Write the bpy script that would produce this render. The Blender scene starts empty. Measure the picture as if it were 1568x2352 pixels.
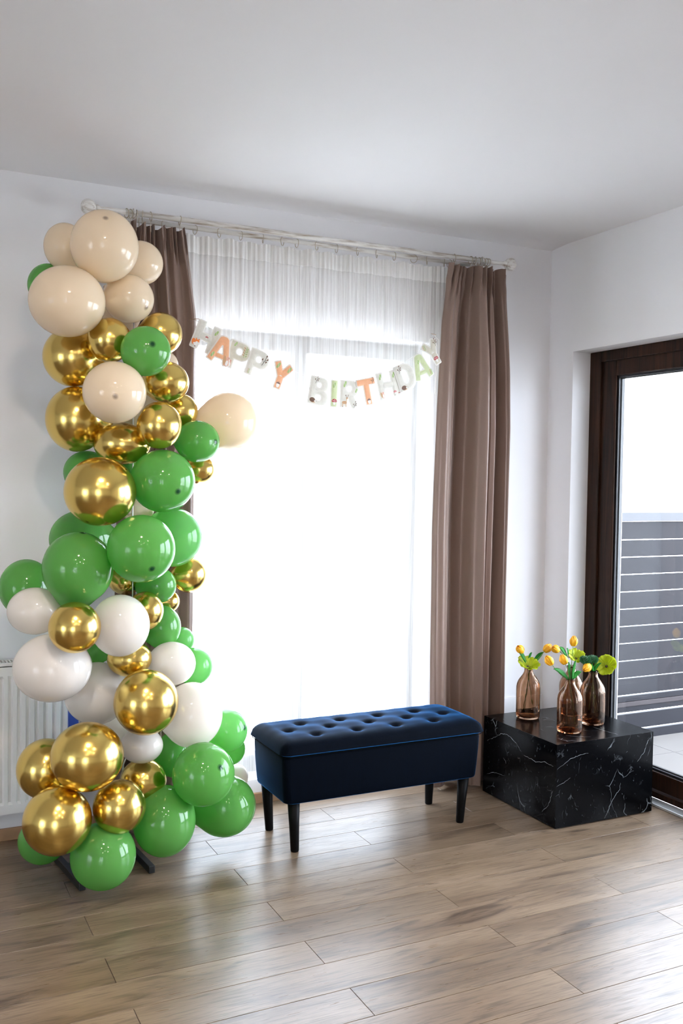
import bpy, bmesh, math, random
from math import sin, cos, pi, radians, sqrt, exp
from mathutils import Vector, Matrix
random.seed(7)
SC = bpy.context.scene
COL = SC.collection

# ------------------------------------------------------------------ camera
cam_d = bpy.data.cameras.new('camera')
cam_d.sensor_fit = 'VERTICAL'; cam_d.sensor_height = 36.0; cam_d.sensor_width = 24.0
cam_d.lens = 33.192; cam_d.clip_start = 0.05; cam_d.clip_end = 500
cam = bpy.data.objects.new('camera', cam_d); COL.objects.link(cam)
YAW, PITCH, ROLL = 0.454929, -0.036236, 0.0147035
_f = Vector((sin(YAW)*cos(PITCH), cos(YAW)*cos(PITCH), sin(PITCH)))
_r = Vector((cos(YAW), -sin(YAW), 0)); _u = _r.cross(_f)
_r2 = _r*cos(ROLL) + _u*sin(ROLL); _u2 = _u*cos(ROLL) - _r*sin(ROLL)
cam.matrix_world = Matrix(((_r2.x, _u2.x, -_f.x, 0), (_r2.y, _u2.y, -_f.y, 0), (_r2.z, _u2.z, -_f.z, 1.49945), (0, 0, 0, 1)))
SC.camera = cam
SC.view_settings.view_transform = 'Standard'; SC.view_settings.look = 'None'
SC.view_settings.gamma = 1.0; SC.view_settings.use_curve_mapping = False
SC.view_settings.exposure = 1.25
SC.cycles.use_denoising = True
SC.cycles.max_bounces = 14; SC.cycles.diffuse_bounces = 6; SC.cycles.glossy_bounces = 6
SC.cycles.transmission_bounces = 12; SC.cycles.transparent_max_bounces = 16
SC.cycles.sample_clamp_indirect = 8.0
SC.cycles.caustics_reflective = False; SC.cycles.caustics_refractive = False

# ------------------------------------------------------------------ world: a bright hazy day
SKY = 9.0
w = bpy.data.worlds.new('sky'); SC.world = w; w.use_nodes = True
nt = w.node_tree; bg = nt.nodes['Background']
bg.inputs[0].default_value = (0.765, 0.845, 1.0, 1); bg.inputs[1].default_value = SKY

def portal(name, loc, rot, sx, sy):
    l = bpy.data.lights.new(name, 'AREA'); l.shape = 'RECTANGLE'; l.size = sx; l.size_y = sy
    l.cycles.is_portal = True
    o = bpy.data.objects.new(name, l); o.location = loc; o.rotation_euler = rot; COL.objects.link(o)

# room numbers (metres)
XR, YB, H = 3.17, 4.015, 2.715           # right wall, back wall, ceiling
XL, YF = -5.2, -3.0                       # walls beside and behind the camera
T = 0.35                                  # wall thickness
WX0, WX1, WZ0, WZ1 = 1.12, 2.44, 0.11, 2.169   # window in the back wall
DY0, DY1, DZ1 = 1.10, 3.825, 2.158             # terrace door in the right wall
LY0, LY1, LZ0, LZ1 = -1.4, 0.9, 0.10, 2.17      # window in the far left wall
portal('daylight_portal_back', ((WX0+WX1)/2, YB+T+.02, (WZ0+WZ1)/2), (radians(-90), 0, 0), WX1-WX0, WZ1-WZ0)
portal('daylight_portal_door', (XR+T+.02, (DY0+DY1)/2, DZ1/2), (radians(90), 0, radians(90)), DY1-DY0, DZ1)
RX0, RX1, RZ0, RZ1 = -2.2, -0.6, 0.10, 2.17    # unseen window added behind the camera for cool fill light
portal('fill_portal_rear', ((RX0+RX1)/2, YF-T-.02, (RZ0+RZ1)/2), (radians(90), 0, 0), RX1-RX0, RZ1-RZ0)
portal('daylight_portal_left', (XL-T-.02, (LY0+LY1)/2, (LZ0+LZ1)/2), (radians(90), 0, radians(-90)), LY1-LY0, LZ1-LZ0)

# ------------------------------------------------------------------ materials
def new_mat(name):
    m = bpy.data.materials.new(name); m.use_nodes = True
    n = m.node_tree.nodes; n.clear()
    out = n.new('ShaderNodeOutputMaterial')
    return m, m.node_tree, out
def N(nt, typ, **kw):
    n = nt.nodes.new(typ)
    for k, v in kw.items():
        if k.startswith('i_'): n.inputs[k[2:].replace('_', ' ')].default_value = v
        elif k.startswith('n'): n.inputs[int(k[1:])].default_value = v
        else: setattr(n, k, v)
    return n
def L(nt, a, b): nt.links.new(a, b)
def principled(name, col, rough=.5, metal=0., coat=0., sheen=0., spec=.5, noise=0., scale=8., bump=0., bscale=60.):
    m, nt, out = new_mat(name)
    p = N(nt, 'ShaderNodeBsdfPrincipled'); L(nt, p.outputs[0], out.inputs[0])
    p.inputs['Base Color'].default_value = (*col, 1); p.inputs['Roughness'].default_value = rough
    p.inputs['Metallic'].default_value = metal; p.inputs['Specular IOR Level'].default_value = spec
    p.inputs['Coat Weight'].default_value = coat; p.inputs['Coat Roughness'].default_value = .08
    p.inputs['Sheen Weight'].default_value = sheen
    tc = N(nt, 'ShaderNodeTexCoord')
    if noise:
        t = N(nt, 'ShaderNodeTexNoise', i_Scale=scale, i_Detail=5.); L(nt, tc.outputs['Object'], t.inputs['Vector'])
        mx = N(nt, 'ShaderNodeMix', data_type='RGBA')
        mx.inputs[6].default_value = (*[c*(1-noise) for c in col], 1); mx.inputs[7].default_value = (*[min(1, c*(1+noise)) for c in col], 1)
        L(nt, t.outputs[0], mx.inputs[0]); L(nt, mx.outputs[2], p.inputs['Base Color'])
    if bump:
        t = N(nt, 'ShaderNodeTexNoise', i_Scale=bscale, i_Detail=4.); L(nt, tc.outputs['Object'], t.inputs['Vector'])
        b = N(nt, 'ShaderNodeBump', i_Strength=bump, i_Distance=.01); L(nt, t.outputs[0], b.inputs['Height']); L(nt, b.outputs[0], p.inputs['Normal'])
    m.diffuse_color = (*col, 1)
    return m
def balloon_mat(name, col, trans, tcol, rough=.075, clear=0.):
    m, nt, out = new_mat(name)
    p = N(nt, 'ShaderNodeBsdfPrincipled'); p.inputs['Base Color'].default_value = (*col, 1)
    p.inputs['Roughness'].default_value = rough; p.inputs['Specular IOR Level'].default_value = .55
    t = N(nt, 'ShaderNodeBsdfTranslucent'); t.inputs[0].default_value = (*tcol, 1)
    mx = N(nt, 'ShaderNodeMixShader', n0=trans); L(nt, p.outputs[0], mx.inputs[1]); L(nt, t.outputs[0], mx.inputs[2])
    # clearer latex where seen face on, denser toward the edge of the film is left to the geometry
    tr = N(nt, 'ShaderNodeBsdfTransparent'); tr.inputs[0].default_value = (*tcol, 1)
    mx2 = N(nt, 'ShaderNodeMixShader', n0=clear); L(nt, mx.outputs[0], mx2.inputs[1]); L(nt, tr.outputs[0], mx2.inputs[2])
    L(nt, mx2.outputs[0], out.inputs[0])
    return m
def soft_tip_mat(name, col, trans, tcol, dark):
    """latex that thickens to a dark spot: the rim of the spot has the balloon's own colour"""
    m, nt, out = new_mat(name)
    at = N(nt, 'ShaderNodeAttribute', attribute_name='thick')
    def mixc(c1, c2):
        q = N(nt, 'ShaderNodeMix', data_type='RGBA'); q.inputs[6].default_value = (*c1, 1); q.inputs[7].default_value = (*c2, 1); L(nt, at.outputs['Fac'], q.inputs[0]); return q.outputs[2]
    p = N(nt, 'ShaderNodeBsdfPrincipled', i_Roughness=.1); L(nt, mixc(col, dark), p.inputs['Base Color'])
    t = N(nt, 'ShaderNodeBsdfTranslucent'); L(nt, mixc(tcol, dark), t.inputs[0])
    mx = N(nt, 'ShaderNodeMixShader', n0=trans); L(nt, p.outputs[0], mx.inputs[1]); L(nt, t.outputs[0], mx.inputs[2]); L(nt, mx.outputs[0], out.inputs[0])
    return m
M = {}
M['wall'] = principled('white_wall_paint', (.80, .79, .80), .75, spec=.2, noise=.02, scale=3)
M['ceiling'] = principled('white_ceiling_paint', (.80, .79, .80), .8, spec=.2, noise=.015, scale=2)
M['cream'] = balloon_mat('cream_latex', (.90, .76, .57), .30, (.94, .82, .64))
M['white'] = balloon_mat('ivory_latex', (.90, .85, .79), .30, (.95, .91, .85))
M['green'] = balloon_mat('green_latex', (.15, .43, .10), .36, (.20, .68, .16), clear=.04)
M['lime'] = balloon_mat('backlit_green_latex', (.19, .50, .17), .45, (.38, .82, .28), clear=.06)  # the green latex again, with window backlight put into its colour
M['soft_green'] = soft_tip_mat('green_latex_tip', (.15, .43, .10), .36, (.20, .68, .16), (.008, .07, .03))
M['soft_lime'] = soft_tip_mat('backlit_green_latex_tip', (.19, .50, .17), .45, (.38, .82, .28), (.02, .12, .05))  # tip for the green latex coloured as backlit
M['soft_cream'] = soft_tip_mat('cream_latex_tip', (.90, .76, .57), .30, (.94, .82, .64), (.42, .34, .26))
M['tip_g'] = principled('dark_green_latex', (.01, .08, .03), .3)
M['tip_c'] = principled('dense_cream_latex', (.55, .44, .33), .35)
def gold_mat():
    m, nt, out = new_mat('gold_chrome_film')
    p = N(nt, 'ShaderNodeBsdfPrincipled'); p.inputs['Base Color'].default_value = (.86, .64, .19, 1)
    p.inputs['Metallic'].default_value = 1.; p.inputs['Roughness'].default_value = .20
    t = N(nt, 'ShaderNodeBsdfTranslucent'); t.inputs[0].default_value = (.95, .50, .04, 1)
    mx = N(nt, 'ShaderNodeMixShader', n0=.16); L(nt, p.outputs[0], mx.inputs[1]); L(nt, t.outputs[0], mx.inputs[2])
    L(nt, mx.outputs[0], out.inputs[0]); return m
M['gold'] = gold_mat()
M['black'] = principled('black_lacquered_metal', (.008, .009, .009), .45)
M['leg'] = principled('black_lacquered_wood', (.0018, .0018, .002), .5, spec=.12)
M['blue'] = principled('blue_painted_metal', (.03, .08, .42), .4)
M['radiator'] = principled('white_radiator_enamel', (.80, .79, .77), .3)
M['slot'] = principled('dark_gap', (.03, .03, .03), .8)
M['basewood'] = principled('oak_skirting', (.34, .20, .105), .5, noise=.35, scale=14)
M['threshold'] = principled('pale_aluminium', (.70, .74, .78), .35, metal=.6)
M['seal'] = principled('black_rubber_seal', (.008, .008, .012), .5)
M['spacer'] = principled('bright_spacer_bar', (.05, .05, .05), .4)
M['ring'] = principled('curtain_ring_metal', (.45, .38, .28), .35, metal=.8)
M['string'] = principled('white_cotton_string', (.75, .72, .68), .8)
M['twine'] = principled('brown_twine', (.32, .22, .14), .8)
M['slat'] = principled('anthracite_fence_board', (.011, .0105, .014), .6, spec=.2, noise=.12, scale=5)
M['rail'] = principled('grey_fence_rail', (.055, .056, .065), .5)
M['slatbrown'] = principled('brown_fence_bar', (.018, .010, .011), .6)
M['tile'] = principled('pale_terrace_tile', (.19, .175, .165), .6, noise=.08, scale=6)
M['ground'] = principled('dry_pale_field', (.78, .76, .72), .9, noise=.1, scale=.2)
M['picket'] = principled('pale_pink_picket', (.62, .50, .48), .7)
M['hill'] = principled('hazy_hill', (.45, .45, .40), .9, noise=.1, scale=.05)
M['outwall'] = principled('outside_render', (.70, .68, .64), .9)
M['white_paint'] = principled('white_gloss_paint', (.82, .82, .82), .4)
M['tulip_stem'] = principled('pale_green_stem', (.12, .22, .035), .5)
M['leaf'] = principled('glossy_green_leaf', (.012, .13, .012), .5, spec=.10, noise=.3, scale=60)
M['moss'] = principled('grey_green_bloom', (.03, .15, .055), .6, noise=.5, scale=90)
M['eye'] = principled('dark_flower_centre', (.05, .035, .01), .7)
M['stamen'] = principled('yellow_green_stamen', (.35, .42, .02), .6)

def petal_mat(name, c1, c2, trans):
    m, nt, out = new_mat(name)
    tc = N(nt, 'ShaderNodeTexCoord')
    wv = N(nt, 'ShaderNodeTexNoise', i_Scale=45., i_Detail=3.)
    mp = N(nt, 'ShaderNodeMapping'); mp.inputs['Scale'].default_value = (3, 3, .5)
    L(nt, tc.outputs['Object'], mp.inputs[0]); L(nt, mp.outputs[0], wv.inputs['Vector'])
    mx = N(nt, 'ShaderNodeMix', data_type='RGBA'); mx.inputs[6].default_value = (*c1, 1); mx.inputs[7].default_value = (*c2, 1)
    L(nt, wv.outputs[0], mx.inputs[0])
    p = N(nt, 'ShaderNodeBsdfPrincipled', i_Roughness=.45); L(nt, mx.outputs[2], p.inputs['Base Color'])
    t = N(nt, 'ShaderNodeBsdfTranslucent'); L(nt, mx.outputs[2], t.inputs[0])
    ms = N(nt, 'ShaderNodeMixShader', n0=trans); L(nt, p.outputs[0], ms.inputs[1]); L(nt, t.outputs[0], ms.inputs[2])
    L(nt, ms.outputs[0], out.inputs[0]); return m
M['tulip'] = petal_mat('yellow_tulip_petal', (.95, .62, .02), (.95, .42, .02), .25)
M['lime_petal'] = petal_mat('lime_petal', (.62, .68, .014), (.46, .57, .010), .35)

def fabric(name, col, trans, rough=.8):
    m, nt, out = new_mat(name)
    tc = N(nt, 'ShaderNodeTexCoord')
    t1 = N(nt, 'ShaderNodeTexNoise', i_Scale=300., i_Detail=2.); L(nt, tc.outputs['Object'], t1.inputs['Vector'])
    mx = N(nt, 'ShaderNodeMix', data_type='RGBA'); mx.inputs[6].default_value = (*[c*.92 for c in col], 1); mx.inputs[7].default_value = (*[c*1.08 for c in col], 1)
    L(nt, t1.outputs[0], mx.inputs[0])
    p = N(nt, 'ShaderNodeBsdfPrincipled', i_Roughness=rough); p.inputs['Sheen Weight'].default_value = .25; p.inputs['Specular IOR Level'].default_value = .35
    L(nt, mx.outputs[2], p.inputs['Base Color'])
    t = N(nt, 'ShaderNodeBsdfTranslucent'); L(nt, mx.outputs[2], t.inputs[0])
    ms = N(nt, 'ShaderNodeMixShader', n0=trans); L(nt, p.outputs[0], ms.inputs[1]); L(nt, t.outputs[0], ms.inputs[2])
    L(nt, ms.outputs[0], out.inputs[0]); return m
M['taupe'] = fabric('taupe_satin_curtain', (.225, .150, .118), .06, .38)
def sheer_mat(name, clear, share=.21):
    m, nt, out = new_mat(name)
    tc = N(nt, 'ShaderNodeTexCoord'); mp = N(nt, 'ShaderNodeMapping'); mp.inputs['Scale'].default_value = (260, 20, 3)
    t1 = N(nt, 'ShaderNodeTexNoise', i_Scale=1., i_Detail=3.); L(nt, tc.outputs['Object'], mp.inputs[0]); L(nt, mp.outputs[0], t1.inputs['Vector'])
    d = N(nt, 'ShaderNodeBsdfDiffuse'); d.inputs[0].default_value = (.90, .885, .86, 1)
    t = N(nt, 'ShaderNodeBsdfTranslucent'); t.inputs[0].default_value = (.90, .89, .87, 1)
    a = N(nt, 'ShaderNodeMixShader', n0=share); L(nt, d.outputs[0], a.inputs[1]); L(nt, t.outputs[0], a.inputs[2])
    tr = N(nt, 'ShaderNodeBsdfTransparent')
    mr = N(nt, 'ShaderNodeMapRange', n1=.3, n2=.7, n3=clear-.10, n4=clear+.10); L(nt, t1.outputs[0], mr.inputs[0])
    b = N(nt, 'ShaderNodeMixShader'); L(nt, mr.outputs[0], b.inputs[0]); L(nt, a.outputs[0], b.inputs[1]); L(nt, tr.outputs[0], b.inputs[2])
    L(nt, b.outputs[0], out.inputs[0]); return m
M['sheer'] = sheer_mat('white_sheer_voile', .46)
M['sheer_dense'] = sheer_mat('dense_white_voile', .14, .5)
M['sheer_tape'] = sheer_mat('white_heading_tape', .30)

def pane_mat():
    m, nt, out = new_mat('window_glass')
    # a parallel-sided pane does not bend the ray, so both faces reflect as air to glass
    ge = N(nt, 'ShaderNodeNewGeometry'); mr = N(nt, 'ShaderNodeMapRange', n3=1.5, n4=1/1.5); L(nt, ge.outputs['Backfacing'], mr.inputs[0])
    fr = N(nt, 'ShaderNodeFresnel'); L(nt, mr.outputs[0], fr.inputs['IOR'])
    tr = N(nt, 'ShaderNodeBsdfTransparent'); tr.inputs[0].default_value = (.97, .985, .98, 1)
    g = N(nt, 'ShaderNodeBsdfGlossy', i_Roughness=.0)
    mx = N(nt, 'ShaderNodeMixShader'); L(nt, fr.outputs[0], mx.inputs[0]); L(nt, tr.outputs[0], mx.inputs[1]); L(nt, g.outputs[0], mx.inputs[2])
    L(nt, mx.outputs[0], out.inputs[0]); return m
M['pane'] = pane_mat()
def glass_mat():
    m, nt, out = new_mat('smoked_amber_glass')
    g = N(nt, 'ShaderNodeBsdfGlass', i_IOR=1.45, i_Roughness=.0)
    tc = N(nt, 'ShaderNodeTexCoord'); mp = N(nt, 'ShaderNodeMapping'); mp.inputs['Scale'].default_value = (60, 60, 7)
    t1 = N(nt, 'ShaderNodeTexNoise', i_Scale=1., i_Detail=2.); L(nt, tc.outputs['Object'], mp.inputs[0]); L(nt, mp.outputs[0], t1.inputs['Vector'])
    mx = N(nt, 'ShaderNodeMix', data_type='RGBA'); mx.inputs[6].default_value = (.70, .55, .44, 1); mx.inputs[7].default_value = (.92, .83, .75, 1)
    L(nt, t1.outputs[0], mx.inputs[0]); L(nt, mx.outputs[2], g.inputs[0])
    b = N(nt, 'ShaderNodeBump', i_Strength=.12, i_Distance=.01); L(nt, t1.outputs[0], b.inputs['Height']); L(nt, b.outputs[0], g.inputs['Normal'])
    L(nt, g.outputs[0], out.inputs[0]); return m
M['vase'] = glass_mat()

def oak_mat():
    m, nt, out = new_mat('oak_laminate')
    tc = N(nt, 'ShaderNodeTexCoord'); oi = N(nt, 'ShaderNodeObjectInfo')
    off = N(nt, 'ShaderNodeVectorMath', operation='SCALE'); off.inputs[0].default_value = (37, 91, 13); L(nt, oi.outputs['Random'], off.inputs['Scale'])
    ad = N(nt, 'ShaderNodeVectorMath', operation='ADD'); L(nt, tc.outputs['Object'], ad.inputs[0]); L(nt, off.outputs[0], ad.inputs[1])
    def nz(scale, sx, sy, det, dist=0.):
        mp = N(nt, 'ShaderNodeMapping'); mp.inputs['Scale'].default_value = (sx, sy, 1); L(nt, ad.outputs[0], mp.inputs[0])
        t = N(nt, 'ShaderNodeTexNoise', i_Scale=scale, i_Detail=det, i_Distortion=dist); L(nt, mp.outputs[0], t.inputs['Vector']); return t
    big = nz(1.6, 1.0, 5.0, 3.); grain = nz(9., 1.0, 16., 6., .6); fine = nz(40., .5, 14., 4.)
    smear = nz(2.0, .9, 6.5, 5., .9)
    knot = nz(3.2, 1.0, 4.2, 4., 1.2)
    def ramp(src, stops):
        r = N(nt, 'ShaderNodeValToRGB'); e = r.color_ramp.elements
        e[0].position, e[0].color = stops[0][0], (*stops[0][1], 1); e[1].position, e[1].color = stops[-1][0], (*stops[-1][1], 1)
        for pz, c in stops[1:-1]:
            q = e.new(pz); q.color = (*c, 1)
        L(nt, src, r.inputs[0]); return r
    def mul(a, b, f=1.):
        mx = N(nt, 'ShaderNodeMix', data_type='RGBA', blend_type='MULTIPLY'); mx.inputs[0].default_value = f
        L(nt, a, mx.inputs[6]); L(nt, b, mx.inputs[7]); return mx.outputs[2]
    base = ramp(big.outputs[0], [(.3, (.155, .103, .064)), (.5, (.22, .154, .10)), (.72, (.275, .198, .135))])
    g1 = ramp(grain.outputs[0], [(.32, (.55, .52, .50)), (.5, (.95, .95, .95)), (.7, (1.05, 1.05, 1.05))])
    g2 = ramp(fine.outputs[0], [(.3, (.75, .74, .73)), (.6, (1, 1, 1))])
    k = ramp(knot.outputs[0], [(.25, (.30, .27, .26)), (.36, (.85, .85, .85)), (.42, (1, 1, 1))])
    sm = ramp(smear.outputs[0], [(.56, (1, 1, 1)), (.66, (.62, .60, .60)), (.74, (.48, .46, .46))])
    c = mul(mul(mul(mul(base.outputs[0], g1.outputs[0], .8), g2.outputs[0], .7), k.outputs[0], .9), sm.outputs[0], .8)
    hs = N(nt, 'ShaderNodeHueSaturation'); L(nt, c, hs.inputs['Color'])
    mr = N(nt, 'ShaderNodeMapRange', n3=.88, n4=1.10); L(nt, oi.outputs['Random'], mr.inputs[0]); L(nt, mr.outputs[0], hs.inputs['Value'])
    p = N(nt, 'ShaderNodeBsdfPrincipled'); L(nt, hs.outputs[0], p.inputs['Base Color'])
    rr = N(nt, 'ShaderNodeMapRange', n1=.3, n2=.7, n3=.36, n4=.27); L(nt, grain.outputs[0], rr.inputs[0]); L(nt, rr.outputs[0], p.inputs['Roughness'])
    p.inputs['Specular IOR Level'].default_value = .62
    b = N(nt, 'ShaderNodeBump', i_Strength=.08, i_Distance=.004); L(nt, fine.outputs[0], b.inputs['Height']); L(nt, b.outputs[0], p.inputs['Normal'])
    L(nt, p.outputs[0], out.inputs[0]); return m
M['oak'] = oak_mat()
M['joint'] = principled('plank_joint', (.06, .04, .028), .7)

def darkwood_mat():
    m, nt, out = new_mat('dark_walnut_frame')
    tc = N(nt, 'ShaderNodeTexCoord'); mp = N(nt, 'ShaderNodeMapping'); mp.inputs['Scale'].default_value = (40, 40, 2.5)
    t1 = N(nt, 'ShaderNodeTexNoise', i_Scale=1., i_Detail=6., i_Distortion=.8); L(nt, tc.outputs['Object'], mp.inputs[0]); L(nt, mp.outputs[0], t1.inputs['Vector'])
    r = N(nt, 'ShaderNodeValToRGB'); e = r.color_ramp.elements
    e[0].position, e[0].color = .35, (.009, .0038, .0024, 1); e[1].position, e[1].color = .75, (.050, .020, .010, 1)
    L(nt, t1.outputs[0], r.inputs[0])
    p = N(nt, 'ShaderNodeBsdfPrincipled', i_Roughness=.42); p.inputs['Specular IOR Level'].default_value = .2; L(nt, r.outputs[0], p.inputs['Base Color']); L(nt, p.outputs[0], out.inputs[0]); return m
M['frame'] = darkwood_mat()

def marble_mat():
    m, nt, out = new_mat('black_marble_laminate')
    tc = N(nt, 'ShaderNodeTexCoord')
    wp = N(nt, 'ShaderNodeTexNoise', i_Scale=5., i_Detail=4.); L(nt, tc.outputs['Object'], wp.inputs['Vector'])
    sc = N(nt, 'ShaderNodeVectorMath', operation='MULTIPLY_ADD'); sc.inputs[1].default_value = (.16, .16, .16); L(nt, wp.outputs[1], sc.inputs[0]); L(nt, tc.outputs['Object'], sc.inputs[2])
    mp = N(nt, 'ShaderNodeMapping'); mp.inputs['Scale'].default_value = (1.5, 1.5, .75); mp.inputs['Rotation'].default_value = (.3, .35, .1); L(nt, sc.outputs[0], mp.inputs[0])
    def vein(scale, width, lo, hi, nscale):
        v = N(nt, 'ShaderNodeTexVoronoi', feature='DISTANCE_TO_EDGE', i_Scale=scale); L(nt, mp.outputs[0], v.inputs['Vector'])
        a = N(nt, 'ShaderNodeMapRange', n1=0., n2=width, n3=1., n4=0.); L(nt, v.outputs[0], a.inputs[0])
        nm = N(nt, 'ShaderNodeTexNoise', i_Scale=nscale, i_Detail=2.); L(nt, tc.outputs['Object'], nm.inputs['Vector'])
        bk = N(nt, 'ShaderNodeMapRange', n1=lo, n2=hi, n3=0., n4=1.); L(nt, nm.outputs[0], bk.inputs[0])
        q = N(nt, 'ShaderNodeMath', operation='MULTIPLY'); L(nt, a.outputs[0], q.inputs[0]); L(nt, bk.outputs[0], q.inputs[1]); return q
    v1 = vein(7., .016, .56, .72, 9.); v2 = vein(19., .030, .60, .75, 16.)
    # short pale flecks, stretched upright
    mp2 = N(nt, 'ShaderNodeMapping'); mp2.inputs['Scale'].default_value = (120, 120, 38); L(nt, sc.outputs[0], mp2.inputs[0])
    t3 = N(nt, 'ShaderNodeTexNoise', i_Scale=1., i_Detail=2.); L(nt, mp2.outputs[0], t3.inputs['Vector'])
    f3 = N(nt, 'ShaderNodeMapRange', n1=.70, n2=.80, n3=0., n4=.40); L(nt, t3.outputs[0], f3.inputs[0])
    s1 = N(nt, 'ShaderNodeMath', operation='MULTIPLY_ADD', n1=.28); L(nt, v2.outputs[0], s1.inputs[0]); L(nt, v1.outputs[0], s1.inputs[2])
    s2 = N(nt, 'ShaderNodeMath', operation='ADD', use_clamp=True); L(nt, s1.outputs[0], s2.inputs[0]); L(nt, f3.outputs[0], s2.inputs[1])
    mx = N(nt, 'ShaderNodeMix', data_type='RGBA'); mx.inputs[6].default_value = (.0010, .0011, .0015, 1); mx.inputs[7].default_value = (.22, .24, .26, 1)
    L(nt, s2.outputs[0], mx.inputs[0])
    p = N(nt, 'ShaderNodeBsdfPrincipled', i_Roughness=.20); L(nt, mx.outputs[2], p.inputs['Base Color']); p.inputs['Specular IOR Level'].default_value = .09
    L(nt, p.outputs[0], out.inputs[0]); return m
M['marble'] = marble_mat()
M['vein'] = principled('white_marble_vein', (.20, .215, .225), .35, noise=.5, scale=70)

def velvet_mat():
    m, nt, out = new_mat('navy_velvet')
    tc = N(nt, 'ShaderNodeTexCoord'); mp = N(nt, 'ShaderNodeMapping'); mp.inputs['Scale'].default_value = (90, 90, 22)
    t1 = N(nt, 'ShaderNodeTexNoise', i_Scale=1., i_Detail=3.); L(nt, tc.outputs['Object'], mp.inputs[0]); L(nt, mp.outputs[0], t1.inputs['Vector'])
    mx = N(nt, 'ShaderNodeMix', data_type='RGBA'); mx.inputs[6].default_value = (.0004, .0012, .0030, 1); mx.inputs[7].default_value = (.0009, .0028, .0075, 1)
    L(nt, t1.outputs[0], mx.inputs[0])
    p = N(nt, 'ShaderNodeBsdfPrincipled', i_Roughness=.75); L(nt, mx.outputs[2], p.inputs['Base Color'])
    p.inputs['Specular IOR Level'].default_value = .04
    p.inputs['Sheen Weight'].default_value = 1.; p.inputs['Sheen Roughness'].default_value = .24; p.inputs['Sheen Tint'].default_value = (.035, .20, .52, 1)
    L(nt, p.outputs[0], out.inputs[0]); return m
M['velvet'] = velvet_mat()
M['piping'] = principled('dark_piping', (.002, .003, .003), .9, spec=.05)

def rodpaint():
    m, nt, out = new_mat('whitewashed_rod_paint')
    tc = N(nt, 'ShaderNodeTexCoord'); mp = N(nt, 'ShaderNodeMapping'); mp.inputs['Scale'].default_value = (9, 80, 80)
    t1 = N(nt, 'ShaderNodeTexNoise', i_Scale=1., i_Detail=5.); L(nt, tc.outputs['Object'], mp.inputs[0]); L(nt, mp.outputs[0], t1.inputs['Vector'])
    r = N(nt, 'ShaderNodeValToRGB'); e = r.color_ramp.elements
    e[0].position, e[0].color = .30, (.34, .27, .20, 1); e[1].position, e[1].color = .52, (.74, .72, .68, 1)
    L(nt, t1.outputs[0], r.inputs[0]); p = N(nt, 'ShaderNodeBsdfPrincipled', i_Roughness=.45); L(nt, r.outputs[0], p.inputs['Base Color']); L(nt, p.outputs[0], out.inputs[0]); return m
M['rod'] = rodpaint()

def letter_mat(name, col):
    m, nt, out = new_mat(name)
    at = N(nt, 'ShaderNodeAttribute', attribute_name='inset')
    tc = N(nt, 'ShaderNodeTexCoord'); t1 = N(nt, 'ShaderNodeTexNoise', i_Scale=70., i_Detail=4.); L(nt, tc.outputs['Object'], t1.inputs['Vector'])
    mx = N(nt, 'ShaderNodeMix', data_type='RGBA'); mx.inputs[6].default_value = (*[c*.85 for c in col], 1); mx.inputs[7].default_value = (*[min(1, c*1.12) for c in col], 1)
    L(nt, t1.outputs[0], mx.inputs[0])
    st = N(nt, 'ShaderNodeMapRange', n1=.035, n2=.05, n3=0., n4=1.); L(nt, at.outputs['Fac'], st.inputs[0])
    m2 = N(nt, 'ShaderNodeMix', data_type='RGBA'); m2.inputs[6].default_value = (.80, .78, .74, 1); L(nt, mx.outputs[2], m2.inputs[7]); L(nt, st.outputs[0], m2.inputs[0])
    p = N(nt, 'ShaderNodeBsdfPrincipled', i_Roughness=.4); L(nt, m2.outputs[2], p.inputs['Base Color'])
    t = N(nt, 'ShaderNodeBsdfTranslucent'); L(nt, m2.outputs[2], t.inputs[0])
    ms = N(nt, 'ShaderNodeMixShader', n0=.22); L(nt, p.outputs[0], ms.inputs[1]); L(nt, t.outputs[0], ms.inputs[2])
    L(nt, ms.outputs[0], out.inputs[0]); return m
LM = {'grey': letter_mat('pale_grey_card', (.72, .70, .64)), 'orange': letter_mat('apricot_card', (.82, .47, .27)),
      'green': letter_mat('sage_card', (.62, .68, .42)), 'sand': letter_mat('oat_card', (.66, .62, .52))}
PM = {k: principled('print_'+k, c, .5) for k, c in dict(red=(.42, .02, .025), white=(.85, .83, .80), fox=(.75, .20, .035), brown=(.14, .065, .035),
      tan=(.55, .33, .18), leaf=(.34, .48, .17), dark=(.09, .08, .06), acorn=(.24, .15, .13), blush=(.72, .42, .33)).items()}

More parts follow.
